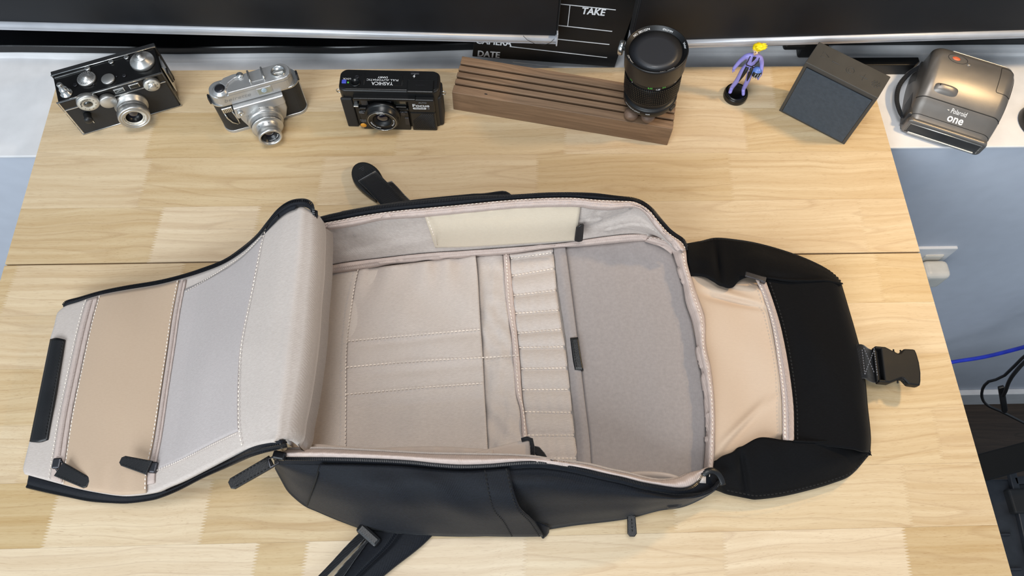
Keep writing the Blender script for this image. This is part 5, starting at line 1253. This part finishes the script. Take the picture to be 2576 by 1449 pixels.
# ------------------------------------------------------------------ monitors
def monitor(pa, pb, length, side, label, lean=2.0):
    """silver-rimmed monitor whose lower front edge runs from pa to pb"""
    pa, pb = np.array(pa), np.array(pb); d = (pb - pa) / np.linalg.norm(pb - pa)
    ang = math.atan2(d[1], d[0])
    org = pb if side == 'right_end' else pa
    mid = org - d * length / 2 if side == 'right_end' else org + d * length / 2
    Mm = T(*mid) @ RZ(ang) @ RX(math.radians(-lean))
    r = thing('monitor', label, 'monitor', Mm, 'monitors above the desk')
    hh = 0.37
    MB().box((0, 0.0080, hh / 2), (length, 0.014, hh), 0.003).build('housing', M['blackmatte'], r, True)
    MB().box((0, 0.0005, hh / 2 + 0.005), (length - 0.004, 0.0012, hh - 0.012), 0).build('screen', M['screen'], r, True)
    mb = MB(); G = []
    for x in (-length / 2, length / 2):
        G.append([(x, 0.012, -0.0005), (x, 0.003, 0.0), (x, -0.0025, 0.0018), (x, -0.0040, 0.0050), (x, -0.0040, 0.0090), (x, -0.0028, 0.0118), (x, 0.0000, 0.0125), (x, 0.004, 0.0120)])
    mb.slab(np.array(G), -0.0001); mb.build('lower_rim', M['alu'], r, True)
    MB().box((0, 0.005, 0.0055), (length - 0.0004, 0.016, 0.0100), 0.0008).build('rim_core', M['alu'], r, True)
    for sx in (-1, 1): MB().box((sx * (length / 2 + 0.0003), 0.008, hh / 2), (0.0016, 0.014, hh + 0.001), 0.0004).build('end_strip', M['blackmatte'], r, True)
    for sx in (-1, 1): MB().box((sx * (length / 2 + 0.0004), 0.004, 0.0095), (0.0020, 0.018, 0.021), 0.0006).build('end_cap', M['alu'], r, True)
    return r, Mm
m1, MM1 = monitor(P(0, 72, .06), P(1399, 108, .06), 0.88, 'right_end', 'black screen monitor with a silver lower rim, its corner before the film slate')
m2, MM2 = monitor(P(1583, 122, .06), P(2576, 93, .06), 0.70, 'left_end', 'black screen monitor with a silver lower rim, above the toy figure and dark cube')
MB().box((0, 0.062, 0.20), (0.08, 0.095, 0.08), 0.004).build('wall_arm', M['blackmatte'], m1, True)
MB().tube([tuple((MM1.inverted() @ Vector(PY(x, y, P(1380, 108, .06)[1] - 0.0055)))) for x, y in ((1316, 90), (1326, 100), (1345, 110), (1368, 113), (1384, 108), (1394, 98))], 0.00035, 6).build('thin_wire', M['black'], m1, True)
# stand of the right monitor on the ledge
n0 = P(2040, 150, ZL)
mb = MB().box((n0[0] - 0.002, n0[1] + 0.012, 0.10), (0.038, 0.022, 0.236), 0.004); mb.build('stand_neck', M['black'], m2)
mb = MB().box((n0[0] - 0.030, n0[1] + 0.008, 0.004), (0.034, 0.014, 0.012), 0.004); mb.build('stand_clamp', M['black'], m2)
fa, fb = P(2110, 188, ZL), P(2285, 187, ZL)
Mf_ = frame(fa, fb - fa, (0, 0, 1)); lf_ = np.linalg.norm(fb - fa)
mb = MB().prism([(-0.03, 0.0), (lf_, 0.0), (lf_ + 0.008, 0.006), (lf_ + 0.008, 0.014), (-0.03, 0.014)], 0.0, 0.0195, 0.0012, Mf_); mb.build('stand_foot', M['black'], m2)

# ------------------------------------------------------------------ toy figure on its disc
fx, fy = 0.3342, 0.6437
GM = T(fx, fy, 0) @ RZ(math.radians(-8))
G_ = thing('toy_figure', 'small toy person in a lilac suit with yellow hair, standing on a black disc', 'figurine', GM)
M['lilac'] = plastic('lilac_plastic', (148, 142, 214), 0.4, bump=0.05, vary=0.05)
M['yellow'] = plastic('yellow_plastic', (246, 214, 26), 0.35, bump=0.05, vary=0.05)
M['skin'] = plastic('pale_skin_plastic', (238, 208, 178), 0.45, bump=0, vary=0.02)
M['navy'] = plastic('blue_helmet_plastic', (92, 122, 192), 0.3, bump=0, vary=0.05)
MB().lathe([(0.0158, 0), (0.0160, 0.0008), (0.0160, 0.0070), (0.0156, 0.0076), (0.0153, 0.0078), (0.0153, 0.0092), (0.0146, 0.0104), (0.0128, 0.0106), (0.0120, 0.0100), (0, 0.0100)], 64).build('base_disc', M['blackgloss'], G_, True)


def skin_body(name, joints, edges, radii, mat, parent, root=0, sub=2):
    me = bpy.data.meshes.new(name); me.from_pydata(joints, edges, []); o = bpy.data.objects.new(name, me); COL.objects.link(o)
    md = o.modifiers.new('skin', 'SKIN'); sv = me.skin_vertices[0].data
    for i, r in enumerate(radii): sv[i].radius = (r, r) if not hasattr(r, '__len__') else r; sv[i].use_root = (i == root)
    s = o.modifiers.new('sub', 'SUBSURF'); s.levels = sub; s.render_levels = sub
    dg = bpy.context.evaluated_depsgraph_get(); m2_ = bpy.data.meshes.new_from_object(o.evaluated_get(dg)); m2_.name = name
    bpy.data.objects.remove(o); bpy.data.meshes.remove(me)
    m2_.polygons.foreach_set('use_smooth', [True] * len(m2_.polygons)); m2_.materials.clear(); m2_.materials.append(mat)
    ob = bpy.data.objects.new(name, m2_); COL.objects.link(ob); ob.parent = parent; WM[ob.name] = WM[parent.name]
    return ob


zb = 0.0106
J = [(0.001, 0, zb + 0.0475), (0.001, 0, zb + 0.053), (0.001, 0, zb + 0.062), (0.001, 0.0003, zb + 0.0685), (0.001, 0, zb + 0.0715), (0.001, -0.0003, zb + 0.0755),
     (-0.0035, 0, zb + 0.0450), (-0.0055, -0.0005, zb + 0.0250), (-0.0085, 0.001, zb + 0.0040), (-0.0104, -0.0068, zb + 0.0014),
     (0.0052, 0, zb + 0.0450), (0.0068, -0.0010, zb + 0.0245), (0.0072, 0.0005, zb + 0.0040), (0.0080, -0.0080, zb + 0.0014),
     (-0.0078, 0.0003, zb + 0.0675), (-0.0130, 0.0003, zb + 0.0560), (-0.0165, -0.0010, zb + 0.0455), (-0.0172, -0.0015, zb + 0.0418),
     (0.0098, 0.0003, zb + 0.0675), (0.0150, 0.0010, zb + 0.0570), (0.0178, -0.0022, zb + 0.0460), (0.0182, -0.0040, zb + 0.0410), (0.0172, -0.0052, zb + 0.0370)]
Ed = [(0, 1), (1, 2), (2, 3), (3, 4), (4, 5), (0, 6), (6, 7), (7, 8), (8, 9), (0, 10), (10, 11), (11, 12), (12, 13), (3, 14), (14, 15), (15, 16), (16, 17), (3, 18), (18, 19), (19, 20), (20, 21), (21, 22)]
Rr = [(.0062, .0046), (.0056, .0042), (.0074, .0050), (.0070, .0046), (.0032, .0030), .0030, (.0048, .0046), .0036, .0027, (.0032, .0024), (.0048, .0046), .0036, .0027, (.0032, .0024), .0034, .0029, .0024, .0024, .0034, .0029, .0024, .0022, .0018]
skin_body('suit', J, Ed, Rr, M['lilac'], G_)
for hx, hy_, hzz, sx in ((-0.0172, -0.0015, zb + 0.0418, -1), (0.0172, -0.0052, zb + 0.0370, 1)):
    for k in range(5):
        o_ = (k - 1.5) * 0.0009; th = k == 4
        a_ = Vector((hx + (sx * 0.0002 if not th else -sx * 0.001), hy_ + (o_ if not th else -0.0008), hzz + 0.0004)); ln = (0.0034, 0.0038, 0.0036, 0.0030, 0.0022)[k]
        MB().tube([a_, a_ + Vector((sx * 0.0001 if not th else -sx * 0.0008, -0.0003, -ln * .55)), a_ + Vector((-sx * 0.0005, -0.0008, -ln))], [0.0008, 0.0007, 0.0005], 6).build('thumb' if th else 'finger', M['lilac'], G_, True)
hz = zb + 0.0800
mb = MB()
b = bmesh.new(); bmesh.ops.create_uvsphere(b, u_segments=20, v_segments=14, radius=0.0052)
for v in b.verts:
    v.co.x *= 0.86; v.co.y *= 0.95; v.co.z *= 1.12
    if v.co.z < -0.002: v.co.x *= 0.85
mb.bm(b, T(0.001, -0.0008, hz), True); head = mb.build('head', M['skin'], G_, True)
mb = MB(); mb.lathe([(0.0011, 0), (0.0008, 0.0012), (0, 0.0018)], 10, T(0.001, -0.0056, hz - 0.0004) @ FRONT); mb.build('nose', M['skin'], head, True)
for sx in (-1, 1):
    MB().lathe([(0.0008, 0), (0.0006, 0.0003), (0, 0.0004)], 10, T(0.001 + sx * 0.0019, -0.0052, hz + 0.0004) @ FRONT).build('eye', M['ink'], head, True)
    MB().lathe([(0.0013, 0), (0.0009, 0.0006), (0, 0.0008)], 10, T(0.001 + sx * 0.0044, -0.0006, hz) @ RY(sx * math.pi / 2)).build('ear', M['skin'], head, True)
MB().box((0.001, -0.0052, hz - 0.0027), (0.0022, 0.0004, 0.0004), 0.0001).build('mouth', M['redorange'], head, True)
MB().lathe([(0.0026, 0), (0.0022, 0.004)], 16, T(0.001, -0.0006, zb + 0.0722)).build('neck', M['skin'], G_, True)
mb = MB(); b = bmesh.new(); bmesh.ops.create_icosphere(b, subdivisions=3, radius=0.0062)
for v in b.verts:
    p = v.co.copy(); v.co.z = p.z * 0.86 + 0.0014; v.co.y = p.y * 1.0 + 0.0006
    if p.z < -0.0008 and p.y < 0.001: v.co *= 0.72
    k = math.sin(p.x * 1500 + p.y * 700) * 0.0005; v.co += p.normalized() * k
    if p.z > 0.002: v.co.x += 0.0022 * (p.z / 0.006); v.co.z += 0.0008
mb.bm(b, T(0.001, -0.0002, hz + 0.0010), True)
for t in range(7):
    a = -2.6 + t * 0.55
    base_ = Vector((0.0018 + 0.0042 * math.cos(a), 0.0042 * math.sin(a) - 0.0004, hz + 0.0050))
    mb.tube([base_, base_ + Vector((0.0022, 0.0010 * math.sin(a), 0.0018)), base_ + Vector((0.0050 + 0.001 * math.cos(a), 0.0012 * math.sin(a), 0.0026))], [0.0021, 0.0016, 0.0004], 8)
mb.build('hair', M['yellow'], G_, True, kind='stuff')
# black trim of the suit: shirt front, harness lines, belt, leg panels
def on_suit(mb, pts, r): mb.tube([Vector(p) for p in pts], r, 6)
mb = MB(); on_suit(mb, [(-0.0042, -0.0030, zb + 0.0702), (-0.0050, -0.0046, zb + 0.0640), (-0.0056, -0.0048, zb + 0.0585), (-0.0048, -0.0046, zb + 0.0560), (0.001, -0.0048, zb + 0.0545), (0.0065, -0.0040, zb + 0.0520)], 0.0006); mb.build('harness_strap', M['ink'], G_, True)
mb = MB(); on_suit(mb, [(0.0075, -0.0030, zb + 0.0692), (0.0080, -0.0046, zb + 0.0640), (0.0055, -0.0050, zb + 0.0580), (0.0028, -0.0048, zb + 0.0548)], 0.0006); mb.build('harness_strap', M['ink'], G_, True)
MB().prism([(-0.0010, 0.0712), (0.0034, 0.0708), (0.0022, 0.0660), (0.0002, 0.0615)], 0, 0.0008, 0.0002, T(0, -0.0042, zb) @ FRONT).build('shirt_front', M['ink'], G_, True)
for sx, x0_, x1_ in ((-1, -0.0018, -0.0046), (1, 0.0036, 0.0062)):
    mb = MB(); mb.tube([(x0_ , -0.0032, zb + 0.0515), (x0_ + sx * 0.0006, -0.0042, zb + 0.0440), ((x0_ + x1_) / 2, -0.0036, zb + 0.0340), (x1_ - sx * 0.0004, -0.0031, zb + 0.0235)], [0.0024, 0.0026, 0.0019, 0.0006], 8); mb.build('leg_panel', M['ink'], G_, True)
MB().box((0.001, -0.0056, zb + 0.0475), (0.0026, 0.0012, 0.0014), 0.0003).build('belt_buckle', M['chrome'], G_, True)
# helmet under the left arm
mb = MB(); b = bmesh.new(); bmesh.ops.create_uvsphere(b, u_segments=24, v_segments=16, radius=0.0068)
for v in b.verts: v.co.z *= 1.08
mb.bm(b, T(0.0122, -0.0032, zb + 0.0440), True); hm = mb.build('helmet', M['navy'], G_, True)
mb = MB(); G = []
for i in range(12):
    a = -0.95 + 1.9 * i / 11
    G.append([(0.0122 + 0.00705 * math.sin(a) * math.cos(e), -0.0032 - 0.00705 * math.cos(a) * math.cos(e), zb + 0.0440 + 0.0075 * math.sin(e)) for e in np.linspace(-0.75, 0.55, 9)])
mb.slab(np.array(G), -0.0002); mb.build('visor', M['ink'], hm, True)
for dx in (-0.0028, 0.0004, 0.0034):
    mb = MB(); mb.tube([(0.0122 + dx + 0.0006, -0.0108 + abs(dx) * 0.25, zb + 0.0478), (0.0122 + dx, -0.0112 + abs(dx) * 0.25, zb + 0.0440), (0.0122 + dx - 0.0008, -0.0106 + abs(dx) * 0.25, zb + 0.0392)], 0.0005, 6); mb.build('visor_stripe', M['greyink'], hm, True)

# ------------------------------------------------------------------ dark cube speaker
HM = T(0.4289, 0.5907, 0) @ RZ(math.radians(-36.0))
H_ = thing('cube_speaker', 'dark grey cube speaker with embossed buttons on top, on the right of the table', 'speaker', HM)
M['cubeplastic'] = plastic('dark_grey_plastic', (62, 61, 59), 0.5, bump=0.15, scale=1500, vary=0.05)
M['cubecloth'] = fabric('dark_speaker_cloth', (70, 78, 87), (58, 65, 73), 0.0010, 60, 0.3, rough=0.8, sheen=0.3, heather=0.8)
hw = 0.0478
MB().box((0, 0.0200 + 0.0005, 0.0475), (2 * hw, 0.0400, 0.0950), 0.0007).build('body', M['cubeplastic'], H_, True)
MB().box((0, -0.0002, 0.0462), (2 * hw - 0.0090, 0.0016, 0.0840), 0.0004).build('grille_cloth', M['cubecloth'], H_, True)
mb = MB(); a_, z0_, z1_ = hw - 0.0042, 0.0040, 0.0886
mb.tube([(-a_, 0.0002, z0_), (a_, 0.0002, z0_), (a_, 0.0002, z1_), (-a_, 0.0002, z1_)], 0.0005, 6, True); mb.build('grille_groove', M['ink'], H_, True)
zt2 = 0.0951
MB().tube([(-0.0360 + dx, 0.0240 + dy, zt2) for dx, dy in ((0, -0.0050), (0.0090, 0.0000), (0, 0.0050))], 0.0004, 6, True).build('play_button', M['cubeplastic'], H_, True)
MB().box((-0.0165, 0.0210, zt2), (0.0100, 0.0009, 0.0010), 0.0003).build('volume_button', M['cubeplastic'], H_, True)
mb = MB(); mb.tube([(0.0030 + 0.0050 * math.cos(t), 0.0205 + 0.0050 * math.sin(t), zt2) for t in np.linspace(0, 2 * math.pi, 24, endpoint=False)], 0.0004, 6, True)
mb.tube([(0.0030 + 0.0024 * math.cos(t), 0.0205 + 0.0024 * math.sin(t), zt2) for t in np.linspace(1.6, 6.0, 14)], 0.0004, 6); mb.build('power_button', M['cubeplastic'], H_, True, kind='stuff')
mb = MB(); mb.box((0.0210, 0.0200, zt2), (0.0100, 0.0009, 0.0010), 0.0003); mb.box((0.0210, 0.0200, zt2), (0.0009, 0.0100, 0.0010), 0.0003); mb.build('volume_button', M['cubeplastic'], H_, True, kind='stuff')
mb = MB()
for k in range(8):
    a = k * math.pi / 4; mb.lathe([(0.0011, 0), (0.0008, 0.0006), (0, 0.0007)], 10, T(0.0375 + 0.0046 * math.cos(a), 0.0190 + 0.0046 * math.sin(a), zt2 - 0.0002))
    mb.tube([(0.0375 + 0.0015 * math.cos(a), 0.0190 + 0.0015 * math.sin(a), zt2), (0.0375 + 0.0034 * math.cos(a), 0.0190 + 0.0034 * math.sin(a), zt2)], 0.0004, 5)
mb.build('light_button', M['cubeplastic'], H_, True, kind='stuff')

# ------------------------------------------------------------------ instant camera on the ledge
IM = T(0.6085, 0.580, ZL) @ RZ(math.radians(-24.0))
I_ = thing('instant_camera', 'bronze-grey clamshell instant camera on the white ledge beside the dark cube', 'camera', IM, 'vintage cameras')
M['bronze'] = plastic('metallic_grey_paint', (118, 114, 110), 0.34, 0.55, bump=0.1, scale=2600, vary=0.03)
M['bronzedark'] = plastic('dark_grey_plastic_soft', (58, 57, 57), 0.45, 0.2, bump=0.1)
stat = [(0.000, .0275, .0520, .0515), (0.004, .0300, .0530, .0525), (0.012, .0370, .0540, .0535), (0.022, .0470, .0545, .0545), (0.040, .0580, .0550, .0555), (0.060, .0650, .0550, .0565), (0.080, .0680, .0545, .0560), (0.094, .0650, .0530, .0545), (0.102, .0560, .0500, .0520), (0.105, .0440, .0480, .0500)]
def sect(y, h, wt, wb, n=7, z0=0.0):
    r = min(0.012, h * 0.4); rl = r * 1.1
    pts = [(-wb, z0)]
    for k in range(n): t = math.pi - (math.pi / 2) * k / (n - 1); pts.append((-wt + rl + rl * math.cos(t), h - r + r * math.sin(t)))
    for k in range(n): t = math.pi / 2 - (math.pi / 2) * k / (n - 1); pts.append((wt - rl + rl * math.cos(t), h - r + r * math.sin(t)))
    pts.append((wb, z0))
    return [(x, y, z) for x, z in pts]
def hy(y, k=1): return float(np.interp(y, [s[0] for s in stat], [s[k] for s in stat]))
def smooth_stat(n):
    c = cr([(s[0] * 10, s[1], s[2], s[3]) for s in stat], n); return [(q[0] / 10, q[1], q[2], q[3]) for q in c]
secs = [sect(*s) for s in smooth_stat(40)]
mb = MB(); mb.grid(secs)
mb.add(secs[0], [tuple(range(len(secs[0])))], False); mb.add(secs[-1], [tuple(range(len(secs[-1])))], False)
mb.add([secs[0][0], secs[0][-1], secs[-1][-1], secs[-1][0]], [(0, 1, 2, 3)])
shell = mb.build('shell', M['bronze'], I_, True)
def surf(x, y, up=0.0):
    h = float(np.interp(y, [s[0] for s in SS], [s[1] for s in SS])); wt = float(np.interp(y, [s[0] for s in SS], [s[2] for s in SS])); r = min(0.012, h * .4)
    d = abs(x) - (wt - r * 1.1)
    if d > 0: h -= r - r * math.sqrt(max(0, 1 - (d / (r * 1.1)) ** 2))
    return (x, y, h + up)
SS = smooth_stat(60)
# film slot box in front
MB().prism(rrect(-0.0525, 0.0008, 0.0525, 0.0268, 0.006, 4), 0, 0.006, 0.0025, T(0, 0.001, 0) @ FRONT, seg=3).build('front_frame', M['bronze'], I_, True)
MB().box((0, -0.0049, 0.0130), (0.0920, 0.0014, 0.0165), 0.0006).build('film_slot', M['bronzedark'], I_, True)
mb = MB().tube([(-0.047, -0.0052, 0.0215), (0.047, -0.0052, 0.0215), (0.0475, -0.0052, 0.0050), (-0.0475, -0.0052, 0.0050)], 0.0007, 6, True); mb.build('slot_trim', M['satin'], I_, True)
MB().box((0, -0.0062, 0.0060), (0.088, 0.003, 0.0030), 0.0010).build('slot_flap', M['satin'], I_, True)
mb = MB(); mb.tube([surf(x, 0.0225 + 0.0, 0.0001) for x in np.linspace(-0.0538, 0.0538, 40)], 0.0006, 6); mb.build('panel_seam', M['ink'], I_, True)
mb = MB(); mb.tube([surf(x, 0.0055, 0.0001) for x in np.linspace(-0.0525, 0.0525, 40)], 0.0004, 6); mb.build('panel_seam', M['ink'], I_, True)
mb = MB(); mb.tube([surf(x, 0.0955, 0.0002) for x in np.linspace(-0.030, 0.0525, 40)], 0.0006, 6); mb.build('edge_highlight_bead', M['satin'], I_, True)
def patch_on(name, outline, up, mat, th=0.001):
    pts = [surf(x, y, up) for x, y in outline]; c = np.mean(pts, axis=0); n = len(pts)
    c = surf(c[0], c[1], up)
    mb = MB(); lo = [(x, y, z - th - up) for x, y, z in pts]
    mb.add(pts + [c] + lo, [(i, (i + 1) % n, n) for i in range(n)] + [(n + 1 + i, n + 1 + (i + 1) % n, (i + 1) % n, i) for i in range(n)], False)
    return mb.build(name, mat, I_, True)
mb = MB(); ol = rrect(0.0330, 0.0500, 0.0535, 0.0890, 0.002, 3); mb.tube([surf(x, y, 0.0001) for x, y in cr([(x, y, 0) for x, y in ol + ol[:1]], 60)[:, :2]], 0.0004, 6); mb.build('flash_door_line', M['ink'], I_, True)
def oval(cx, cy, rx, ry, n=28): return [(cx + rx * math.cos(2 * math.pi * k / n), cy + ry * math.sin(2 * math.pi * k / n)) for k in range(n)]
def bump_on(name, cx, cy, rx, ry, h, mat, pw=2.0):
    mb = MB(); G = []
    for i in range(10):
        s_ = i / 9; row = []
        for k in range(33):
            a = 2 * math.pi * k / 32; ca, sa = math.cos(a), math.sin(a); q = pw
            x = cx + rx * s_ * math.copysign(abs(ca) ** (2 / q), ca); y = cy + ry * s_ * math.copysign(abs(sa) ** (2 / q), sa)
            row.append(surf(x, y, h * (1 - s_ ** 3) - 0.0003))
        G.append(row)
    mb.grid(G); return mb.build(name, mat, I_, True)
bump_on('latch_bulge', -0.0250, 0.0350, 0.0155, 0.0062, 0.0040, M['bronze'], 3.2)
MB().box((-0.0345, 0.0370, surf(-0.0345, 0.037)[2] + 0.0033), (0.0010, 0.0026, 0.0006), 0).build('latch_mark', M['ink'], I_, True)
mb = MB(); mb.tube([surf(x, y, 0.0002) for x, y in oval(-0.0230, 0.0800, 0.0125, 0.0072)], 0.0004, 6, True); mb.build('button_ring', M['bronzedark'], I_, True)
bump_on('shutter_button', -0.0250, 0.0800, 0.0056, 0.0036, 0.0014, M['redorange'])
bump_on('mode_button', -0.0080, 0.0760, 0.0034, 0.0026, 0.0014, M['bronze'])
mb = MB(); mb.text('Polaroid', 0.0060, None, 0.012, mapf=lambda x, y, z: surf(0.0020 + x, 0.0168 + y, 0.0003)); mb.text('one', 0.0135, None, 0.035, mapf=lambda x, y, z: surf(0.0020 + x, 0.0105 + y * 0.8, 0.0003), squash=1.0)
mb.prism([(-0.0016, 0), (0, -0.0016), (0.0016, 0), (0, 0.0016)], 0, 0.0002, 0, T(-0.0118, 0.0168, surf(-0.0118, 0.0168)[2] + 0.0001)); mb.build('lettering', M['whiteink'], I_, True)
mb = MB(); mb.prism([(-0.0553, 0.003), (-0.0553, 0.048), (-0.0565, 0.090), (-0.054, 0.100), (-0.050, 0.100), (-0.050, 0.003)], 0.006, 0.030, 0.002); mb.build('side_recess', M['bronzedark'], I_, True)
mb = MB(); mb.tube(cr([(-0.0560, 0.0080, 0.014), (-0.0600, 0.0160, 0.012), (-0.0690, 0.034, 0.014), (-0.0715, 0.056, 0.018), (-0.0640, 0.078, 0.024), (-0.0530, 0.092, 0.028)], 30), 0.0034, 8, flat=0.45, up=(0, 0, 1)); mb.build('hand_strap', M['webbing'], I_, True)
mb = MB(); mb.tube(cr([(0.000, 0.103, 0.020), (0.004, 0.113, 0.022), (0.018, 0.118, 0.020), (0.030, 0.112, 0.016), (0.034, 0.103, 0.012)], 24), 0.0032, 8, flat=0.5, up=(0, 0, 1)); mb.build('hand_strap', M['webbing'], I_, True)

# ------------------------------------------------------------------ desk lamp whose foot shows at the frame's edge
lp = P(2578, 312, ZL)
K_ = thing('desk_lamp', 'black lamp foot on the white ledge, at the right edge of the picture', 'lamp', T(lp[0] + 0.022, lp[1], ZL))
MB().lathe([(0.030, 0), (0.031, 0.002), (0.030, 0.012), (0.027, 0.016), (0, 0.017)], 40).build('base', M['black'], K_, True)
MB().tube([(0, 0, 0.015), (0.015, 0.0, 0.25), (0.035, 0.0, 0.55), (0.03, -0.01, 0.70), (-0.005, -0.05, 0.72)], 0.006, 10).build('stem', M['black'], K_, True)

# ------------------------------------------------------------------ below the table, on the right
oc = PY(2335, 690, YW)
O_ = thing('wall_outlet', 'white power outlet plate low on the blue-grey wall beside the table', 'outlet', T(0.7700, YW, -0.370))
M['ivory'] = plastic('ivory_plastic', (212, 208, 200), 0.45, bump=0.03, vary=0.03)
MB().prism(rrect(-0.036, -0.056, 0.036, 0.056, 0.004, 3), 0, 0.005, 0.002, FRONT).build('cover_plate', M['white'], O_, True)
MB().box((0.006, -0.006, 0.020), (0.034, 0.004, 0.028), 0.003).build('socket', M['ivory'], O_, True)
MB().lathe([(0.0025, 0), (0.002, 0.001), (0, 0.0012)], 12, T(0, -0.005, 0.0) @ FRONT).build('screw', M['ivory'], O_, True)
Q_ = thing('power_plug', 'rounded ivory plug adapter in the wall outlet beside the table', 'plug', T(0.780, YW - 0.009, -0.370))
MB().box((0, -0.018, 0), (0.046, 0.034, 0.052), 0.010, None, 4).build('body', M['ivory'], Q_, True)
MB().box((-0.002, -0.030, -0.028), (0.018, 0.010, 0.010), 0.002).build('cord_end', M['ivory'], Q_, True)
M['bluecable'] = plastic('blue_cable_jacket', (44, 62, 190), 0.4, bump=0.3, scale=700)
pts = [PY(2330, 925, .50), PY(2400, 910, .50), PY(2480, 897, .49), PY(2576, 873, .48), PY(2660, 848, .47)]
tag(MB().tube(cr(pts, 30), 0.0042, 8).build('blue_cable', M['bluecable']), 'blue cable stretched across the blue-grey wall right of the table', 'cable')
pts = [PY(2640, 850, .46), PY(2576, 897, .44), PY(2520, 950, .43), PY(2490, 958, .43), PY(2473, 975, .43), PY(2470, 998, .42), PY(2485, 1020, .42), PY(2520, 1036, .41), PY(2576, 1064, .40), PY(2650, 1100, .40)]
tag(MB().tube(cr(pts, 60), 0.0030, 8).build('black_cable', M['black']), 'thin black cable bending in a loop below the blue cable', 'cable')
U_ = thing('usb_cable', 'thicker black cable hanging with a flat connector at its end', 'cable')
pts = [PY(2650, 850, .43), PY(2576, 912, .41), PY(2545, 948, .40), PY(2529, 985, .40), PY(2524, 995, .40)]
MB().tube(cr(pts, 30), 0.0036, 8).build('cord', M['black'], U_)
c0, c1 = PY(2527, 984, .40), PY(2519, 1022, .40); Mz = frame((c0 + c1) / 2, c1 - c0, (0, -1, 0.3)); Lz = np.linalg.norm(c1 - c0)
MB().box((0, 0, 0), (Lz * .8, 0.0115, 0.007), 0.002, Mz).build('connector', M['black'], U_)
MB().box((Lz * .4 + 0.004, 0, 0), (0.010, 0.007, 0.004), 0.0008, Mz).build('connector_tip', M['gunmetal'], U_)
M['beamblack'] = plastic('beam_black', (9, 9, 10), 0.6, bump=0.2, spec=0.25)
# black beam and dark cabinet under the desk, lower right
def at(px, py, z): return P(px, py, z)
a, b = at(2380, 1200, -0.62), at(2640, 1130, -0.62); Mz = frame((a + b) / 2, b - a, (0, 0, 1)); Lz = np.linalg.norm(b - a)
bm_ = MB().box((-0.1, 0, -0.03), (Lz + 0.6, 0.050, 0.06), 0.003, Mz).build('desk_crossbeam', M['beamblack']); tag(bm_, 'matt black steel beam slanting under the right edge of the table', 'beam')
K2 = thing('metal_cabinet', 'dark grey metal cabinet with a raised frame, below the right edge of the table', 'cabinet')
M['cabgrey'] = plastic('dark_grey_metal', (44, 47, 53), 0.45, 0.2, bump=0.1)
zc = -0.78
q = [at(2440, 1215, zc), at(2600, 1190, zc), at(2700, 1500, zc), at(2500, 1500, zc)]
x0c, x1c, y0c, y1c = q[0][0] - 0.15, q[1][0] + 0.25, at(2540, 1560, zc)[1], at(2530, 1205, zc)[1]
MB().box(((x0c + x1c) / 2, (y0c + y1c) / 2, (zc + ZF) / 2), (x1c - x0c, y1c - y0c, zc - ZF), 0.004).build('carcass', M['cabgrey'], K2)
a, b = at(2545, 1215, zc), at(2600, 1460, zc)
for off in (0.0,):
    Mz = frame((a + b) / 2, b - a, (0, 0, 1)); Lz = np.linalg.norm(b - a)
    MB().box((0, 0, 0.006), (Lz * 1.3, 0.016, 0.012), 0.002, Mz).build('raised_frame', M['cabgrey'], K2)
a, b = at(2545, 1212, zc), at(2660, 1200, zc); Mz = frame((a + b) / 2, b - a, (0, 0, 1)); Lz = np.linalg.norm(b - a)
MB().box((0, 0, 0.006), (Lz, 0.016, 0.012), 0.002, Mz).build('raised_frame', M['cabgrey'], K2)
MB().box((0, 0, 0.004), (0.10, 0.05, 0.03), 0.004, T(*at(2590, 1262, zc))).build('dark_handle', M['blackmatte'], K2)
for px, py in ((2520, 1345), (2548, 1432)): MB().box((0, 0, 0.004), (0.030, 0.006, 0.008), 0.002, T(*at(px, py, zc))).build('latch_pin', M['gunmetal'], K2)
